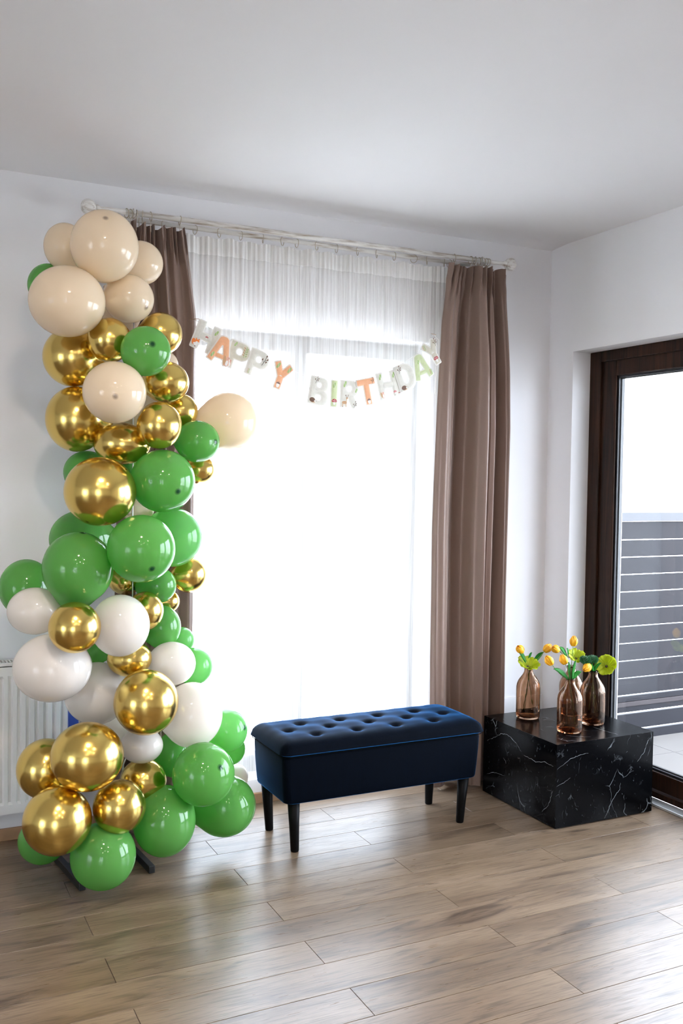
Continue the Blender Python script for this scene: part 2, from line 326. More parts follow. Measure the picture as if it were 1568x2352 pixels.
# ------------------------------------------------------------------ geometry helpers
ORG = {}
def origin(o): return ORG.get(o.name, Vector((0, 0, 0)))
def put(name, V, F, mat, parent=None, smooth=False, mi=None, base=None, bevel=0., solid=0.):
    """one mesh object from world-space vertices; 'base' is where its origin stands (parts share their thing's)"""
    org = origin(parent) if parent is not None else Vector(base if base is not None else (0, 0, 0))
    me = bpy.data.meshes.new(name)
    me.from_pydata([(v[0]-org.x, v[1]-org.y, v[2]-org.z) for v in V], [], F)
    for m in (mat if isinstance(mat, (list, tuple)) else [mat]): me.materials.append(m)
    if mi: me.polygons.foreach_set('material_index', mi)
    if smooth: me.polygons.foreach_set('use_smooth', [True]*len(me.polygons))
    me.validate(); me.update()
    bm = bmesh.new(); bm.from_mesh(me); bmesh.ops.recalc_face_normals(bm, faces=bm.faces); bm.to_mesh(me); bm.free()
    o = bpy.data.objects.new(name, me); COL.objects.link(o)
    if parent is not None: o.parent = parent
    else: o.location = org
    ORG[o.name] = org
    if bevel:
        b = o.modifiers.new('bevel', 'BEVEL'); b.width = bevel; b.segments = 2; b.limit_method = 'ANGLE'
        b.harden_normals = False
    if solid:
        s = o.modifiers.new('solid', 'SOLIDIFY'); s.thickness = solid; s.offset = 0
    return o
def thing(name, label, cat, loc, group=None):
    o = bpy.data.objects.new(name, None); COL.objects.link(o); o.location = loc; o.empty_display_size = .1
    ORG[o.name] = Vector(loc); tag(o, label, cat, group); return o
def tag(o, label, cat, group=None):
    o['label'] = label; o['category'] = cat
    if group: o['group'] = group
    return o
def structure(o, label=None):
    o['kind'] = 'structure'
    if label: o['label'] = label
    return o
class MB:
    def __init__(s): s.V = []; s.F = []; s.mi = []
    def add(s, V, F, m=0):
        n = len(s.V); s.V += [tuple(v) for v in V]; s.F += [tuple(i+n for i in f) for f in F]; s.mi += [m]*len(F); return s
    def box(s, a, b, m=0):
        x0, y0, z0 = a; x1, y1, z1 = b
        return s.add([(x0, y0, z0), (x1, y0, z0), (x1, y1, z0), (x0, y1, z0), (x0, y0, z1), (x1, y0, z1), (x1, y1, z1), (x0, y1, z1)],
                     [(0, 3, 2, 1), (4, 5, 6, 7), (0, 1, 5, 4), (1, 2, 6, 5), (2, 3, 7, 6), (3, 0, 4, 7)], m)
    def beam(s, p, q, wd, ht, m=0):
        p, q = Vector(p), Vector(q); d = (q-p).normalized()
        side = d.cross(Vector((0, 0, 1))) if abs(d.z) < .95 else d.cross(Vector((0, 1, 0)))
        side.normalize(); up = side.cross(d)
        V = [c + side*(i*wd/2) + up*(j*ht/2) for c in (p, q) for i, j in ((-1, -1), (1, -1), (1, 1), (-1, 1))]
        return s.add(V, [(0, 1, 2, 3), (7, 6, 5, 4), (0, 4, 5, 1), (1, 5, 6, 2), (2, 6, 7, 3), (3, 7, 4, 0)], m)
    def tube(s, pts, r, n=8, m=0, cap=True):
        pts = [Vector(p) for p in pts]; R = r if isinstance(r, (list, tuple)) else [r]*len(pts)
        V = []; F = []; prev = None
        for i, p in enumerate(pts):
            d = (pts[min(i+1, len(pts)-1)]-pts[max(i-1, 0)]).normalized()
            a = prev if prev is not None else (Vector((0, 0, 1)) if abs(d.z) < .9 else Vector((1, 0, 0)))
            a = (a - d*a.dot(d)).normalized(); prev = a; b = d.cross(a)
            V += [p + a*(R[i]*cos(2*pi*k/n)) + b*(R[i]*sin(2*pi*k/n)) for k in range(n)]
        for i in range(len(pts)-1):
            F += [(i*n+k, i*n+(k+1) % n, (i+1)*n+(k+1) % n, (i+1)*n+k) for k in range(n)]
        if cap: F += [tuple(range(n))[::-1], tuple((len(pts)-1)*n+k for k in range(n))]
        return s.add(V, F, m)
    def lathe(s, prof, c, n=24, axis='z', m=0, wob=None):
        V = []; F = []
        for j, (r, h) in enumerate(prof):
            for k in range(n):
                a = 2*pi*k/n; rr = r*(wob(a, j) if wob else 1)
                if axis == 'z': V.append((c[0]+rr*cos(a), c[1]+rr*sin(a), c[2]+h))
                elif axis == 'x': V.append((c[0]+h, c[1]+rr*cos(a), c[2]+rr*sin(a)))
                else: V.append((c[0]+rr*cos(a), c[1]+h, c[2]+rr*sin(a)))
        for j in range(len(prof)-1):
            F += [(j*n+k, j*n+(k+1) % n, (j+1)*n+(k+1) % n, (j+1)*n+k) for k in range(n)]
        F += [tuple(range(n))[::-1], tuple((len(prof)-1)*n+k for k in range(n))]
        return s.add(V, F, m)
    def torus(s, c, R, r, ax, n=20, k=6, m=0):
        """ring round the axis vector ax"""
        ax = Vector(ax).normalized(); u = ax.orthogonal().normalized(); v = ax.cross(u); V = []; F = []
        for i in range(n):
            a = 2*pi*i/n; d = u*cos(a)+v*sin(a)
            for j in range(k):
                b = 2*pi*j/k; V.append(Vector(c)+d*(R+r*cos(b))+ax*(r*sin(b)))
        for i in range(n):
            F += [(i*k+j, ((i+1) % n)*k+j, ((i+1) % n)*k+(j+1) % k, i*k+(j+1) % k) for j in range(k)]
        return s.add(V, F, m)
    def grid(s, fn, nu, nv, m=0):
        V = [fn(i/nu, j/nv) for j in range(nv+1) for i in range(nu+1)]
        F = [(j*(nu+1)+i, j*(nu+1)+i+1, (j+1)*(nu+1)+i+1, (j+1)*(nu+1)+i) for j in range(nv) for i in range(nu)]
        return s.add(V, F, m)
    def put(s, name, mat, parent=None, **kw):
        return put(name, s.V, s.F, mat, parent, mi=s.mi if isinstance(mat, (list, tuple)) else None, **kw)
def box(name, a, b, mat, parent=None, **kw): return MB().box(a, b).put(name, mat, parent, **kw)
def lerp_tab(tab, x):
    if x <= tab[0][0]: return tab[0][1]
    for (a, p), (b, q) in zip(tab, tab[1:]):
        if x <= b:
            t = (x-a)/(b-a); return p+(q-p)*t
    return tab[-1][1]
def smooth_tab(tab, x):
    if x <= tab[0][0]: return tab[0][1]
    for (a, p), (b, q) in zip(tab, tab[1:]):
        if x <= b:
            t = (x-a)/(b-a); t = t*t*(3-2*t); return p+(q-p)*t
    return tab[-1][1]

# ------------------------------------------------------------------ room shell
def wall_with_hole(name, axis, pos, a0, a1, z1, thick, hole, sgn, z0=-.2):
    """wall slab on plane axis=pos going outward by thick*sgn, pierced by hole=(h0,h1,hz0,hz1)"""
    mb = MB(); h0, h1, hz0, hz1 = hole
    lo, hi = sorted((pos, pos+sgn*thick))
    def bx(u0, u1, w0, w1):
        if u1-u0 < 1e-4 or w1-w0 < 1e-4: return
        if axis == 'y': mb.box((u0, lo, w0), (u1, hi, w1))
        else: mb.box((lo, u0, w0), (hi, u1, w1))
    bx(a0, h0, z0, z1); bx(h1, a1, z0, z1); bx(h0, h1, hz1, z1); bx(h0, h1, z0, hz0)
    return structure(mb.put(name, M['wall']))
wall_back = wall_with_hole('wall_back', 'y', YB, XL, XR+T, H+.01, T, (WX0, WX1, WZ0, WZ1), 1)
wall_right = wall_with_hole('wall_right', 'x', XR, YF-T, YB, H+.01, T, (DY0, DY1, -.02, DZ1), 1)
wall_left = wall_with_hole('wall_left', 'x', XL, YF-T, YB+T, H+.01, T, (LY0, LY1, LZ0, LZ1), -1)
wall_rear = wall_with_hole('wall_rear', 'y', YF, XL, XR, H+.01, T, (RX0, RX1, RZ0, RZ1), -1)
ceiling = structure(box('ceiling', (XL-T, YF-T, H), (XR+T, YB+T, H+.2), M['ceiling']))
# cove shape added to catch a bright band along the ceiling edge
prof = [(YB+.002, H-.012), (YB+.002, H+.002), (YB-.16, H+.002)] + [(YB-.16+.16*t, H-.012*t*t) for t in (.0, .25, .5, .75)]
mb = MB(); n = len(prof)
V = [(x, y, z) for x in (XL, XR) for y, z in prof]
mb.add(V, [(i, (i+1) % n, n+(i+1) % n, n+i) for i in range(n)]+[tuple(range(n)), tuple(range(2*n-1, n-1, -1))])
structure(mb.put('trim_1', M['ceiling'], smooth=False))

# floor: slab with laid oak planks
floor = structure(box('floor', (XL, YF, -.2), (XR+.14, YB, -.006), M['joint'], base=(0, 0, 0)))
PW, PL, Y0F = .15612, 1.2, 3.36466
offs = {-3: 1.789, -2: 1.199, -1: 1.804, 0: 1.210, 1: .619, 2: 1.223, 3: .623, 4: 1.230, 5: .636, 6: 1.238, 7: 1.848}
def plank_mesh(lx, ly):
    g = .0008; b = .0006; x, y = lx-g, ly-g
    V = [(g, g, -.008), (x, g, -.008), (x, y, -.008), (g, y, -.008), (g, g, -b), (x, g, -b), (x, y, -b), (g, y, -b),
         (g+b, g+b, 0), (x-b, g+b, 0), (x-b, y-b, 0), (g+b, y-b, 0)]
    F = [(0, 3, 2, 1), (0, 1, 5, 4), (1, 2, 6, 5), (2, 3, 7, 6), (3, 0, 4, 7), (4, 5, 9, 8), (5, 6, 10, 9), (6, 7, 11, 10), (7, 4, 8, 11), (8, 9, 10, 11)]
    me = bpy.data.meshes.new('plank'); me.from_pydata(V, [], F); me.materials.append(M['oak']); return me
pcache = {}; far = MB()
r = -5
while Y0F-(r+1)*PW > YF-PW:
    ya, yb = max(YF, Y0F-(r+1)*PW), min(YB, Y0F-r*PW)
    if yb-ya < .01: r += 1; continue
    x0 = offs.get(r, .03 if r % 2 == 0 else .63); x0 -= PL*math.ceil((x0-XL)/PL)
    while x0 < XR+.10:
        xa, xb = max(XL, x0), min(XR+.105 if ya >= DY0-.05 and yb <= DY1+.05 else XR, x0+PL)
        if xb < -1.3 and xb-xa > .02:
            far.box((xa+.0006, ya+.0006, -.008), (xb-.0006, yb-.0006, 0))
        elif xb-xa > .02:
            key = (round(xb-xa, 3), round(yb-ya, 3))
            if key not in pcache: pcache[key] = plank_mesh(*key)
            o = bpy.data.objects.new('plank', pcache[key]); COL.objects.link(o); o.parent = floor; o.location = (xa, ya, 0)
        x0 += PL
    r += 1

far.put('laid_planks', M['oak'], floor)['kind'] = 'stuff'
# skirting
structure(box('baseboard_back', (XL, YB-.014, 0), (XR, YB, .05), M['basewood'], bevel=.003))
structure(box('baseboard_right', (XR-.014, DY1+.005, 0), (XR, YB-.014, .05), M['basewood'], bevel=.003))
structure(box('baseboard_left', (XL, YF, 0), (XL+.014, YB-.014, .05), M['basewood'], bevel=.003))
structure(box('trim_2', (2.80, YB-.010, .05), (XR, YB, .364), M['wall'], bevel=.002), 'shallow white plastered panel low on the wall in the corner')

# terrace door in the right wall
FX = XR+.105                                   # room side face of the frame
door = structure(box('door_1', (FX+.005, DY1-.082, 0), (FX+.075, DY1, DZ1), M['frame'], bevel=.004), 'dark walnut framed glazed terrace door')
MB().box((FX+.005, DY0, 2.103), (FX+.075, DY1-.082, DZ1)).put('frame_head', M['frame'], door, bevel=.004)
MB().box((FX+.005, DY0, 0), (FX+.075, DY0+.082, 2.103)).put('frame_side', M['frame'], door, bevel=.004)
MB().box((FX+.005, DY0+.082, .012), (FX+.075, DY1-.082, .040)).put('frame_sill', M['frame'], door, bevel=.003)
MB().box((FX-.06, DY0, 0), (FX+.005, DY1, .012)).put('threshold', M['threshold'], door, bevel=.002)
SY = (DY0+DY1)/2
for ya, yb in ((SY, DY1-.072), (DY0+.072, SY)):
    xa, xb = FX+.018, FX+.070; sw = .108; z0, z1 = .046, 2.112
    MB().box((xa, yb-sw, z0), (xb, yb, z1)).put('sash_stile', M['frame'], door, bevel=.005)
    MB().box((xa, ya, z0), (xb, ya+sw, z1)).put('sash_stile', M['frame'], door, bevel=.005)
    MB().box((xa, ya+sw, z1-.085), (xb, yb-sw, z1)).put('sash_rail', M['frame'], door, bevel=.005)
    MB().box((xa, ya+sw, z0), (xb, yb-sw, z0+.085)).put('sash_rail', M['frame'], door, bevel=.005)
    MB().box((xa+.008, yb-sw-.0, z0), (xb-.008, yb-sw+.003, z1)).put('sash_groove', M['seal'], door)
    gy0, gy1, gz0, gz1 = ya+sw, yb-sw, z0+.085, z1-.085
    mb = MB()
    for a, b in (((gy0, gz0), (gy0+.010, gz1)), ((gy1-.010, gz0), (gy1, gz1)), ((gy0, gz0), (gy1, gz0+.010)), ((gy0, gz1-.010), (gy1, gz1))):
        mb.box((xa+.012, a[0], a[1]), (xb-.004, b[0], b[1]))
    mb.put('glazing_seal', M['seal'], door)
    mb = MB()
    for a, b in (((gy0+.010, gz0+.01), (gy0+.016, gz1-.01)), ((gy1-.016, gz0+.01), (gy1-.010, gz1-.01)), ((gy0+.01, gz0+.010), (gy1-.01, gz0+.016)), ((gy0+.01, gz1-.016), (gy1-.01, gz1-.010))):
        mb.box((xa+.026, a[0], a[1]), (xb-.014, b[0], b[1]))
    mb.put('spacer_bar', M['spacer'], door)
    MB().box((xa+.022, gy0+.004, gz0+.004), (xa+.026, gy1-.004, gz1-.004)).put('glass_pane', M['pane'], door)
MB().box((FX-.030, SY-.006, 1.00), (FX-.012, SY+.010, 1.14)).box((FX-.012, SY-.004, 1.05), (FX+.018, SY+.008, 1.09)).put('door_handle', M['threshold'], door, bevel=.003)

def window(name, a0, a1, z0, z1, place, label):
    """two-leaf dark window; place(u, d, z) -> world point, u along the wall and d the depth into the wall"""
    def bx(mb, u0, u1, d0, d1, w0, w1):
        V = [place(u, d, z) for z in (w0, w1) for u, d in ((u0, d0), (u1, d0), (u1, d1), (u0, d1))]
        return mb.add(V, [(0, 3, 2, 1), (4, 5, 6, 7), (0, 1, 5, 4), (1, 2, 6, 5), (2, 3, 7, 6), (3, 0, 4, 7)])
    f = .040; m = (a0+a1)/2
    root = bx(bx(MB(), a0, a0+f, .12, .19, z0, z1), a1-f, a1, .12, .19, z0, z1).put(name, M['frame'], bevel=.004)
    structure(root, label)
    bx(MB(), a0+f, a1-f, .12, .19, z1-f, z1).put('frame_head', M['frame'], root, bevel=.004)
    bx(MB(), a0+f, a1-f, .12, .19, z0, z0+f).put('frame_sill', M['frame'], root, bevel=.004)
    for ua, ub in ((a0+f, m), (m, a1-f)):
        s = .042
        bx(bx(MB(), ua, ua+s, .11, .17, z0+f, z1-f), ub-s, ub, .11, .17, z0+f, z1-f).put('sash_stile', M['frame'], root, bevel=.004)
        bx(bx(MB(), ua+s, ub-s, .11, .17, z0+f, z0+f+s), ua+s, ub-s, .11, .17, z1-f-s, z1-f).put('sash_rail', M['frame'], root, bevel=.004)
        bx(MB(), ua+s-.004, ub-s+.004, .138, .142, z0+f+s-.004, z1-f-s+.004).put('glass_pane', M['pane'], root)
    return root
window('window_1', WX0, WX1, WZ0, WZ1, lambda u, d, z: (u, YB+d, z), 'dark framed two leaf window behind the white sheer curtain')
window('window_2', LY0, LY1, LZ0, LZ1, lambda u, d, z: (XL-d, u, z), 'dark framed tall window beside the camera')

window('fill_window', RX0, RX1, RZ0, RZ1, lambda u, d, z: (u, YF-d, z), 'unseen dark framed window added behind the camera for fill daylight')  # out of view, added only to let in fill daylight
# recessed warm ceiling lights behind the picture's top edge
def emit(name, col, st):
    m, nt, out = new_mat(name); e = N(nt, 'ShaderNodeEmission'); e.inputs[0].default_value = (*col, 1); e.inputs[1].default_value = st; L(nt, e.outputs[0], out.inputs[0]); return m
M['bulb'] = emit('warm_lamp_glow', (1., .85, .72), 170.)
for k, (lx, ly, rr) in enumerate([(.45, 1.75, .075), (-.15, .9, .05), (1.25, .75, .05), (.5, -.2, .05), (1.3, -1.0, .05), (-.3, -1.0, .05)]):
    t = thing('ceiling_light', 'round recessed warm ceiling light with a white rim', 'ceiling light', (lx, ly, H-.012), 'recessed ceiling lights')
    MB().torus((lx, ly, H-.006), rr+.012, .010, (0, 0, 1), 32, 8).put('rim', M['white_paint'], t, smooth=True)
    MB().lathe([(rr, -.004), (rr, .004)], (lx, ly, H-.006), 32).put('diffuser', M['bulb'], t)

# ------------------------------------------------------------------ outside
gz = -.45
structure(box('ground', (-150, -150, gz-1), (150, 150, gz), M['ground'], base=(0, 0, gz)), 'pale dry ground outside')
terrace = structure(box('terrace_floor', (XR+T, -1.5, gz), (7.4, 4.62, -.072), M['outwall'], base=(XR+T, 0, -.06)), 'terrace slab outside the glazed door')
for i in range(6):
    for j in range(10):
        xa, ya = XR+T+i*.6, 4.6-(j+1)*.6
        o = box('tile', (xa+.002, ya+.002, -.074), (xa+.598, ya+.598, -.056), M['tile'], terrace) if i == 0 and j == 0 else None
        if o is None:
            o = first.copy(); COL.objects.link(o); o.location = (i*.6, -j*.6, 0)
        else: first = o
structure(box('terrace_shade_roof', (XR+T, -1.5, 2.75), (5.9, 4.7, 2.95), M['outwall']), 'unseen roof slab added to shade the terrace')  # out of view, added to keep sky light off the tiles and fence
FY = 4.30
fence = thing('terrace_fence', 'anthracite horizontal board fence with white light showing through its gaps', 'fence', (5.0, FY, -.056))
def fbox(n, a, b, m): return MB().box(a, b).put(n, m, fence, bevel=.002)
gaps = [1.154, 1.050, .946, .842, .738, .634, .531, .425, .321, .217]
edges = [1.262] + gaps
FX0, FX1 = XR+T+.02, 7.2
for a, b in zip(edges, edges[1:]):
    fbox('board', (FX0, FY, b+.0032), (FX1, FY+.022, a-(.0032 if a < 1.2 else 0)), M['slat'])
fbox('board', (FX0, FY, .178), (FX1, FY+.022, .211), M['slat'])
fbox('lower_bar', (FX0, FY-.01, .150), (FX1, FY+.03, .178), M['slatbrown'])
fbox('board', (FX0, FY, .114), (FX1, FY+.022, .150), M['slat'])
fbox('board', (FX0, FY, .010), (FX1, FY+.022, .102), M['slat'])
fbox('board', (FX0, FY, -.056), (FX1, FY+.022, -.002), M['slat'])
fbox('top_rail', (FX0, FY-.02, 1.266), (FX1, FY+.045, 1.318), M['rail'])
for px_ in (FX0+.03, 5.4, 7.17):
    fbox('post', (px_-.025, FY+.023, -.056), (px_+.025, FY+.07, 1.266), M['slat'])
pf = thing('picket_fence', 'pale pinkish picket fence far beyond the terrace boards', 'fence', (15, 14, gz))
pk = None
for k in range(44):
    x = 8.6+k*.26
    if pk is None: pk = MB().box((x, 14, gz), (x+.15, 14.03, 1.06)).add([(x, 14, 1.06), (x+.15, 14, 1.06), (x+.075, 14, 1.12), (x, 14.03, 1.06), (x+.15, 14.03, 1.06), (x+.075, 14.03, 1.12)], [(0, 1, 2), (3, 5, 4), (0, 2, 5, 3), (1, 4, 5, 2)]).put('picket', M['picket'], pf); o = pk
    else: o = pk.copy(); COL.objects.link(o); o.location = (k*.26, 0, 0)
MB().box((8.5, 14.03, .15), (20.1, 14.07, .25)).box((8.5, 14.03, .78), (20.1, 14.07, .88)).put('cross_rail', M['picket'], pf)
rnd = random.Random(3)
mb = MB(); n = 60
V = []
for k in range(n+1):
    x = -140+k*6.0; hgt = 2.2+1.6*sin(k*.35)+rnd.random()*1.0
    V += [(x, 95, gz-.5), (x, 105, gz+hgt), (x, 130, gz-.5)]
F = []
for k in range(n):
    a = k*3; F += [(a, a+3, a+4, a+1), (a+1, a+4, a+5, a+2), (a, a+2, a+5, a+3)]
mb.add(V, F).put('hills', M['hill'], smooth=True)['kind'] = 'structure'

# ------------------------------------------------------------------ radiator
RX = .69
rad = thing('radiator', 'white ribbed panel radiator on the wall behind the balloons', 'radiator', (-.1, 3.95, .0))
xs0 = -.78; mbp = MB(); pts = []
x = RX-.012
pts = [(RX, 0.), (RX-.010, 0.)]
while x > xs0+.04:
    pts += [(x-.004, 0.), (x-.009, .008), (x-.020, .008), (x-.025, 0.), (x-.0335, 0.)]; x -= .0335
pts += [(xs0, 0.)]
zl = [(.140, 1., 0), (.176, 1., 0), (.186, 1., 1), (.684, 1., 1), (.695, 1., 0), (.730, 1., 0)]
V = []; F = []; n = len(pts)
for z, a, k in zl:
    V += [(x, 3.913+(d if k else 0), z) for x, d in pts]
for j in range(len(zl)-1):
    F += [(j*n+i, j*n+i+1, (j+1)*n+i+1, (j+1)*n+i) for i in range(n-1)]
MB().add(V, F).put('front_panel', M['radiator'], rad, solid=.003)
box('back_panel', (xs0, 3.965, .15), (RX, 3.975, .73), M['radiator'], rad)
box('side_cover', (RX-.003, 3.913, .14), (RX, 3.985, .745), M['radiator'], rad)
box('side_cover', (xs0, 3.913, .14), (xs0+.003, 3.985, .745), M['radiator'], rad)
mb = MB().box((xs0, 3.911, .735), (RX, 3.923, .747)).box((xs0, 3.979, .735), (RX, 3.991, .747))
xx = xs0+.008
while xx < RX-.012:
    mb.box((xx, 3.923, .737), (xx+.006, 3.979, .746)); xx += .013
g = mb.put('top_grille', M['radiator'], rad); 
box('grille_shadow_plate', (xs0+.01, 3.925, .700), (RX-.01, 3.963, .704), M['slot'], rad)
for xx in (-.5, .45): box('wall_bracket', (xx, 3.975, .25), (xx+.04, YB-.001, .65), M['radiator'], rad)
MB().tube([(.60, 3.95, .16), (.60, 3.95, .08), (.60, 3.97, .05), (.60, 3.97, -.004)], .008, 10).put('pipe', M['radiator'], rad, smooth=True)
# a blue upright glimpsed between the radiator and the balloons
bp = thing('blue_stand_upright', 'narrow blue upright glimpsed between the radiator end and cream balloon', 'stand', (.70, 3.83, 0))
MB().box((.672, 3.815, .012), (.712, 3.84, .62)).put('post', M['blue'], bp, bevel=.004)
MB().box((.652, 3.775, 0), (.732, 3.88, .012)).put('foot', M['blue'], bp, bevel=.003)

# ------------------------------------------------------------------ curtain rods, curtains
ZR1, YR1, ZR2, YR2 = 2.567, 3.88, 2.557, 3.945
rodt = thing('curtain_rod', 'whitewashed double curtain rod with ribbed ball finials', 'curtain rod', (1.78, YB, 2.56))
def rod(nm, y, z, x0, x1, r):
    return MB().tube([(x0, y, z), ((x0+x1)/2, y, z), (x1, y, z)], r, 16).put(nm, M['rod'], rodt, smooth=True)
rod('front_rod', YR1, ZR1, .90, 2.66, .0115); rod('rear_rod', YR2, ZR2, .88, 2.74, .0105)
for sx, x in ((-1, .90), (1, 2.66)):
    prof = [(.0115, 0), (.0100, .03), (.0085, .07), (.0085, .10), (.013, .108), (.013, .116), (.010, .122)]
    prof = [(r, h*sx) for r, h in prof]
    MB().lathe(prof, (x, YR1, ZR1), 20, 'x').put('finial_neck', M['rod'], rodt, smooth=True)
    sph = [(.030*sin(a)+.0006, (.148-.030*cos(a))*sx) for a in [pi*k/14 for k in range(1, 14)]]
    MB().lathe(sph, (x, YR1, ZR1), 60, 'x', wob=lambda a, j: 1+.05*cos(a*15)).put('finial_ball', M['rod'], rodt, smooth=True)
for x in (.935, 2.640):
    MB().tube([(x, YB, 2.530), (x, 3.91, 2.530)], .007, 8).torus((x, YR1, ZR1), .0155, .004, (1, 0, 0)).torus((x, YR2, ZR2), .0145, .004, (1, 0, 0)).tube([(x, YR2, 2.531), (x, YR2, ZR2-.012)], .005, 8).tube([(x, 3.91, 2.530), (x, YR1, ZR1-.014)], .005, 8).lathe([(.025, -.006), (.025, .0)], (x, YB, 2.530), 16, 'y').put('bracket', M['rod'], rodt, smooth=False)

def curtain_panel(name, label, left, right, folds, header, xs_ring, base, amp=1.35, yb=3.877):
    """pleated hanging panel: left/right edge tables over height, folds a table u -> depth"""
    t = thing(name, label, 'curtain', base)
    NU, NV = 220, 110; ZT = 2.532
    rn = random.Random(len(label))
    ph = [rn.random()*6 for _ in range(6)]
    def fn(u, v):
        z = .012 + (ZT-.012)*v
        xl, xr = lerp_tab(left, z), lerp_tab(right, z)
        k = .55+.45*min(1, (ZT-z)/.5)
        d = smooth_tab(folds, u)*k*amp
        d += .006*sin(u*23+ph[0]+z*.7)*min(1, (ZT-z)/.4)+.004*sin(u*41+z*1.7+ph[1])
        xo = .006*sin(z*2.2+u*7+ph[2])*(1-v)
        hz = max(0, min(1, (z-2.36)/.10))
        d += hz*.012*sin(u*2*pi*header+ph[3]+.8*sin(u*31))*(1+.4*sin(u*17))
        if z > 2.47: d += .004*sin(u*2*pi*header*2.3+ph[5])*(z-2.47)/.06
        if abs(z-2.458) < .03: d += cos((z-2.458)/.03*pi/2)*(.006*sin(u*2*pi*header*1.9+ph[1])+.004)
        z2 = z + (.006*sin(u*2*pi*header*.5+ph[4]) if v > .985 else 0) - (.010*(sin(u*9)**2) if v > .99 else 0)
        return (xl+(xr-xl)*u+xo*u*(1-u)*4, yb+d, z2)
    MB().grid(fn, NU, NV).put('panel', M['taupe'], t, smooth=True)
    # stitched side hem
    for u0, u1 in ((.0, .05), (.95, 1.)):
        MB().grid(lambda a, v: (lambda p: (p[0], p[1]-.0022, p[2]))(fn(u0+(u1-u0)*a, .002+.985*v)), 5, 60).put('side_hem', M['taupe'], t, smooth=True)
    for x in xs_ring:
        rg = MB().torus((x, YR1, ZR1-.005), .0185, .0016, (1, .25*sin(x*50), .12*sin(x*77)), 22, 6).put('ring', M['ring'], t, smooth=True)
        MB().tube([(x, YR1, ZR1-.024), (x, YR1+.002, 2.525), (x+.003, YR1+.006, 2.50)], .0012, 5).put('hook', M['ring'], rg)
    return t
LR = [(0, 2.384), (.40, 2.3823), (.634, 2.3774), (.934, 2.376), (1.234, 2.3736), (1.483, 2.3791), (1.831, 2.3899), (2.247, 2.409), (2.526, 2.4494)]
RRt = [(0, 2.768), (.32, 2.775), (.916, 2.774), (1.333, 2.779), (1.746, 2.783), (2.157, 2.767), (2.51, 2.742)]
FR = [(0, .004), (.04, -.008), (.12, -.014), (.22, -.004), (.27, .024), (.31, .034), (.36, .030), (.42, .0), (.50, -.036), (.60, -.044), (.645, -.025), (.665, .030), (.685, .0), (.72, -.022), (.77, -.026), (.80, .0), (.825, .038), (.86, .040), (.89, .010), (.93, -.030), (.965, -.038), (1, -.012)]
curtain_panel('curtain', 'taupe pleated curtain hanging beside the marble box and bench', LR, RRt, FR, 13,
              [2.482, 2.574, 2.599, 2.624, 2.6462, 2.662, 2.675], (2.6, 3.885, 0), 2.0, 3.864)
LL = [(0, .86), (1.2, .865), (2.1, .90), (2.53, .915)]
RL = [(0, 1.196), (.829, 1.1963), (.989, 1.1968), (1.405, 1.1967), (1.826, 1.2004), (2.024, 1.2005), (2.158, 1.203), (2.345, 1.1766), (2.531, 1.1486)]
FL = [(0, -.01), (.08, -.03), (.16, .03), (.24, -.03), (.34, .03), (.42, .015), (.50, .034), (.58, -.020), (.66, .028), (.74, .0), (.84, .012), (.93, -.006), (1., .006)]
curtain_panel('curtain', 'taupe pleated curtain hanging behind the balloon column', LL, RL, FL, 11,
              [.905, .9215, .945, .970, 1.005, 1.128], (1.03, 3.885, 0))

# sheer
sh = thing('sheer_curtain', 'white sheer voile curtain glowing in front of the window', 'curtain', (1.8, 3.945, 0))
rs = random.Random(11); waves = [(rs.uniform(8, 120), rs.uniform(0, 6.28)) for _ in range(9)]
XS0, XS1 = 1.10, 2.51
def sheer_fn(u, v, zt=2.530, zb=.142, dy=0.):
    z = zb+(zt-zb)*v; x = XS0+(XS1-XS0)*u
    top = max(0, (z-2.0)/.5)
    d = 0
    for k, (fq, ph) in enumerate(waves): d += sin(x*fq+ph+.25*sin(z*1.3+k))*(.0042 if fq < 60 else .0022)
    d += .004*top*sin(x*2*pi/.022) + .0025*(1-min(1, top))*sin(x*2*pi/.041+.4*sin(z))
    sag = -.008*sin((x-1.074)/.097*pi)**2 if v > .97 else 0
    return (x, 3.948+max(-.018, min(.018, d))+dy, z+sag*(v-.97)/.03 if v > .97 else z)
MB().grid(sheer_fn, 420, 46).put('voile', M['sheer'], sh, smooth=True)
MB().grid(lambda u, v: sheer_fn(u, v, 2.5305, 2.452, -.002), 420, 6).put('heading_tape', M['sheer_tape'], sh, smooth=True)
MB().grid(lambda u, v: sheer_fn(u, v, .172, .142, -.0015), 420, 2).put('bottom_hem', M['sheer_tape'], sh, smooth=True)
for x in (.972, 1.074, 1.214, 1.321, 1.421, 1.524, 1.616, 1.687, 1.784, 1.885, 1.992, 2.093, 2.188, 2.295, 2.367, 2.465, 2.495):
    a = random.uniform(-.9, .9)
    MB().torus((x, YR2, ZR2-.0075), .0185, .0014, (cos(a), sin(a)*.9, 0), 22, 6).put('ring', M['ring'], sh, smooth=True)

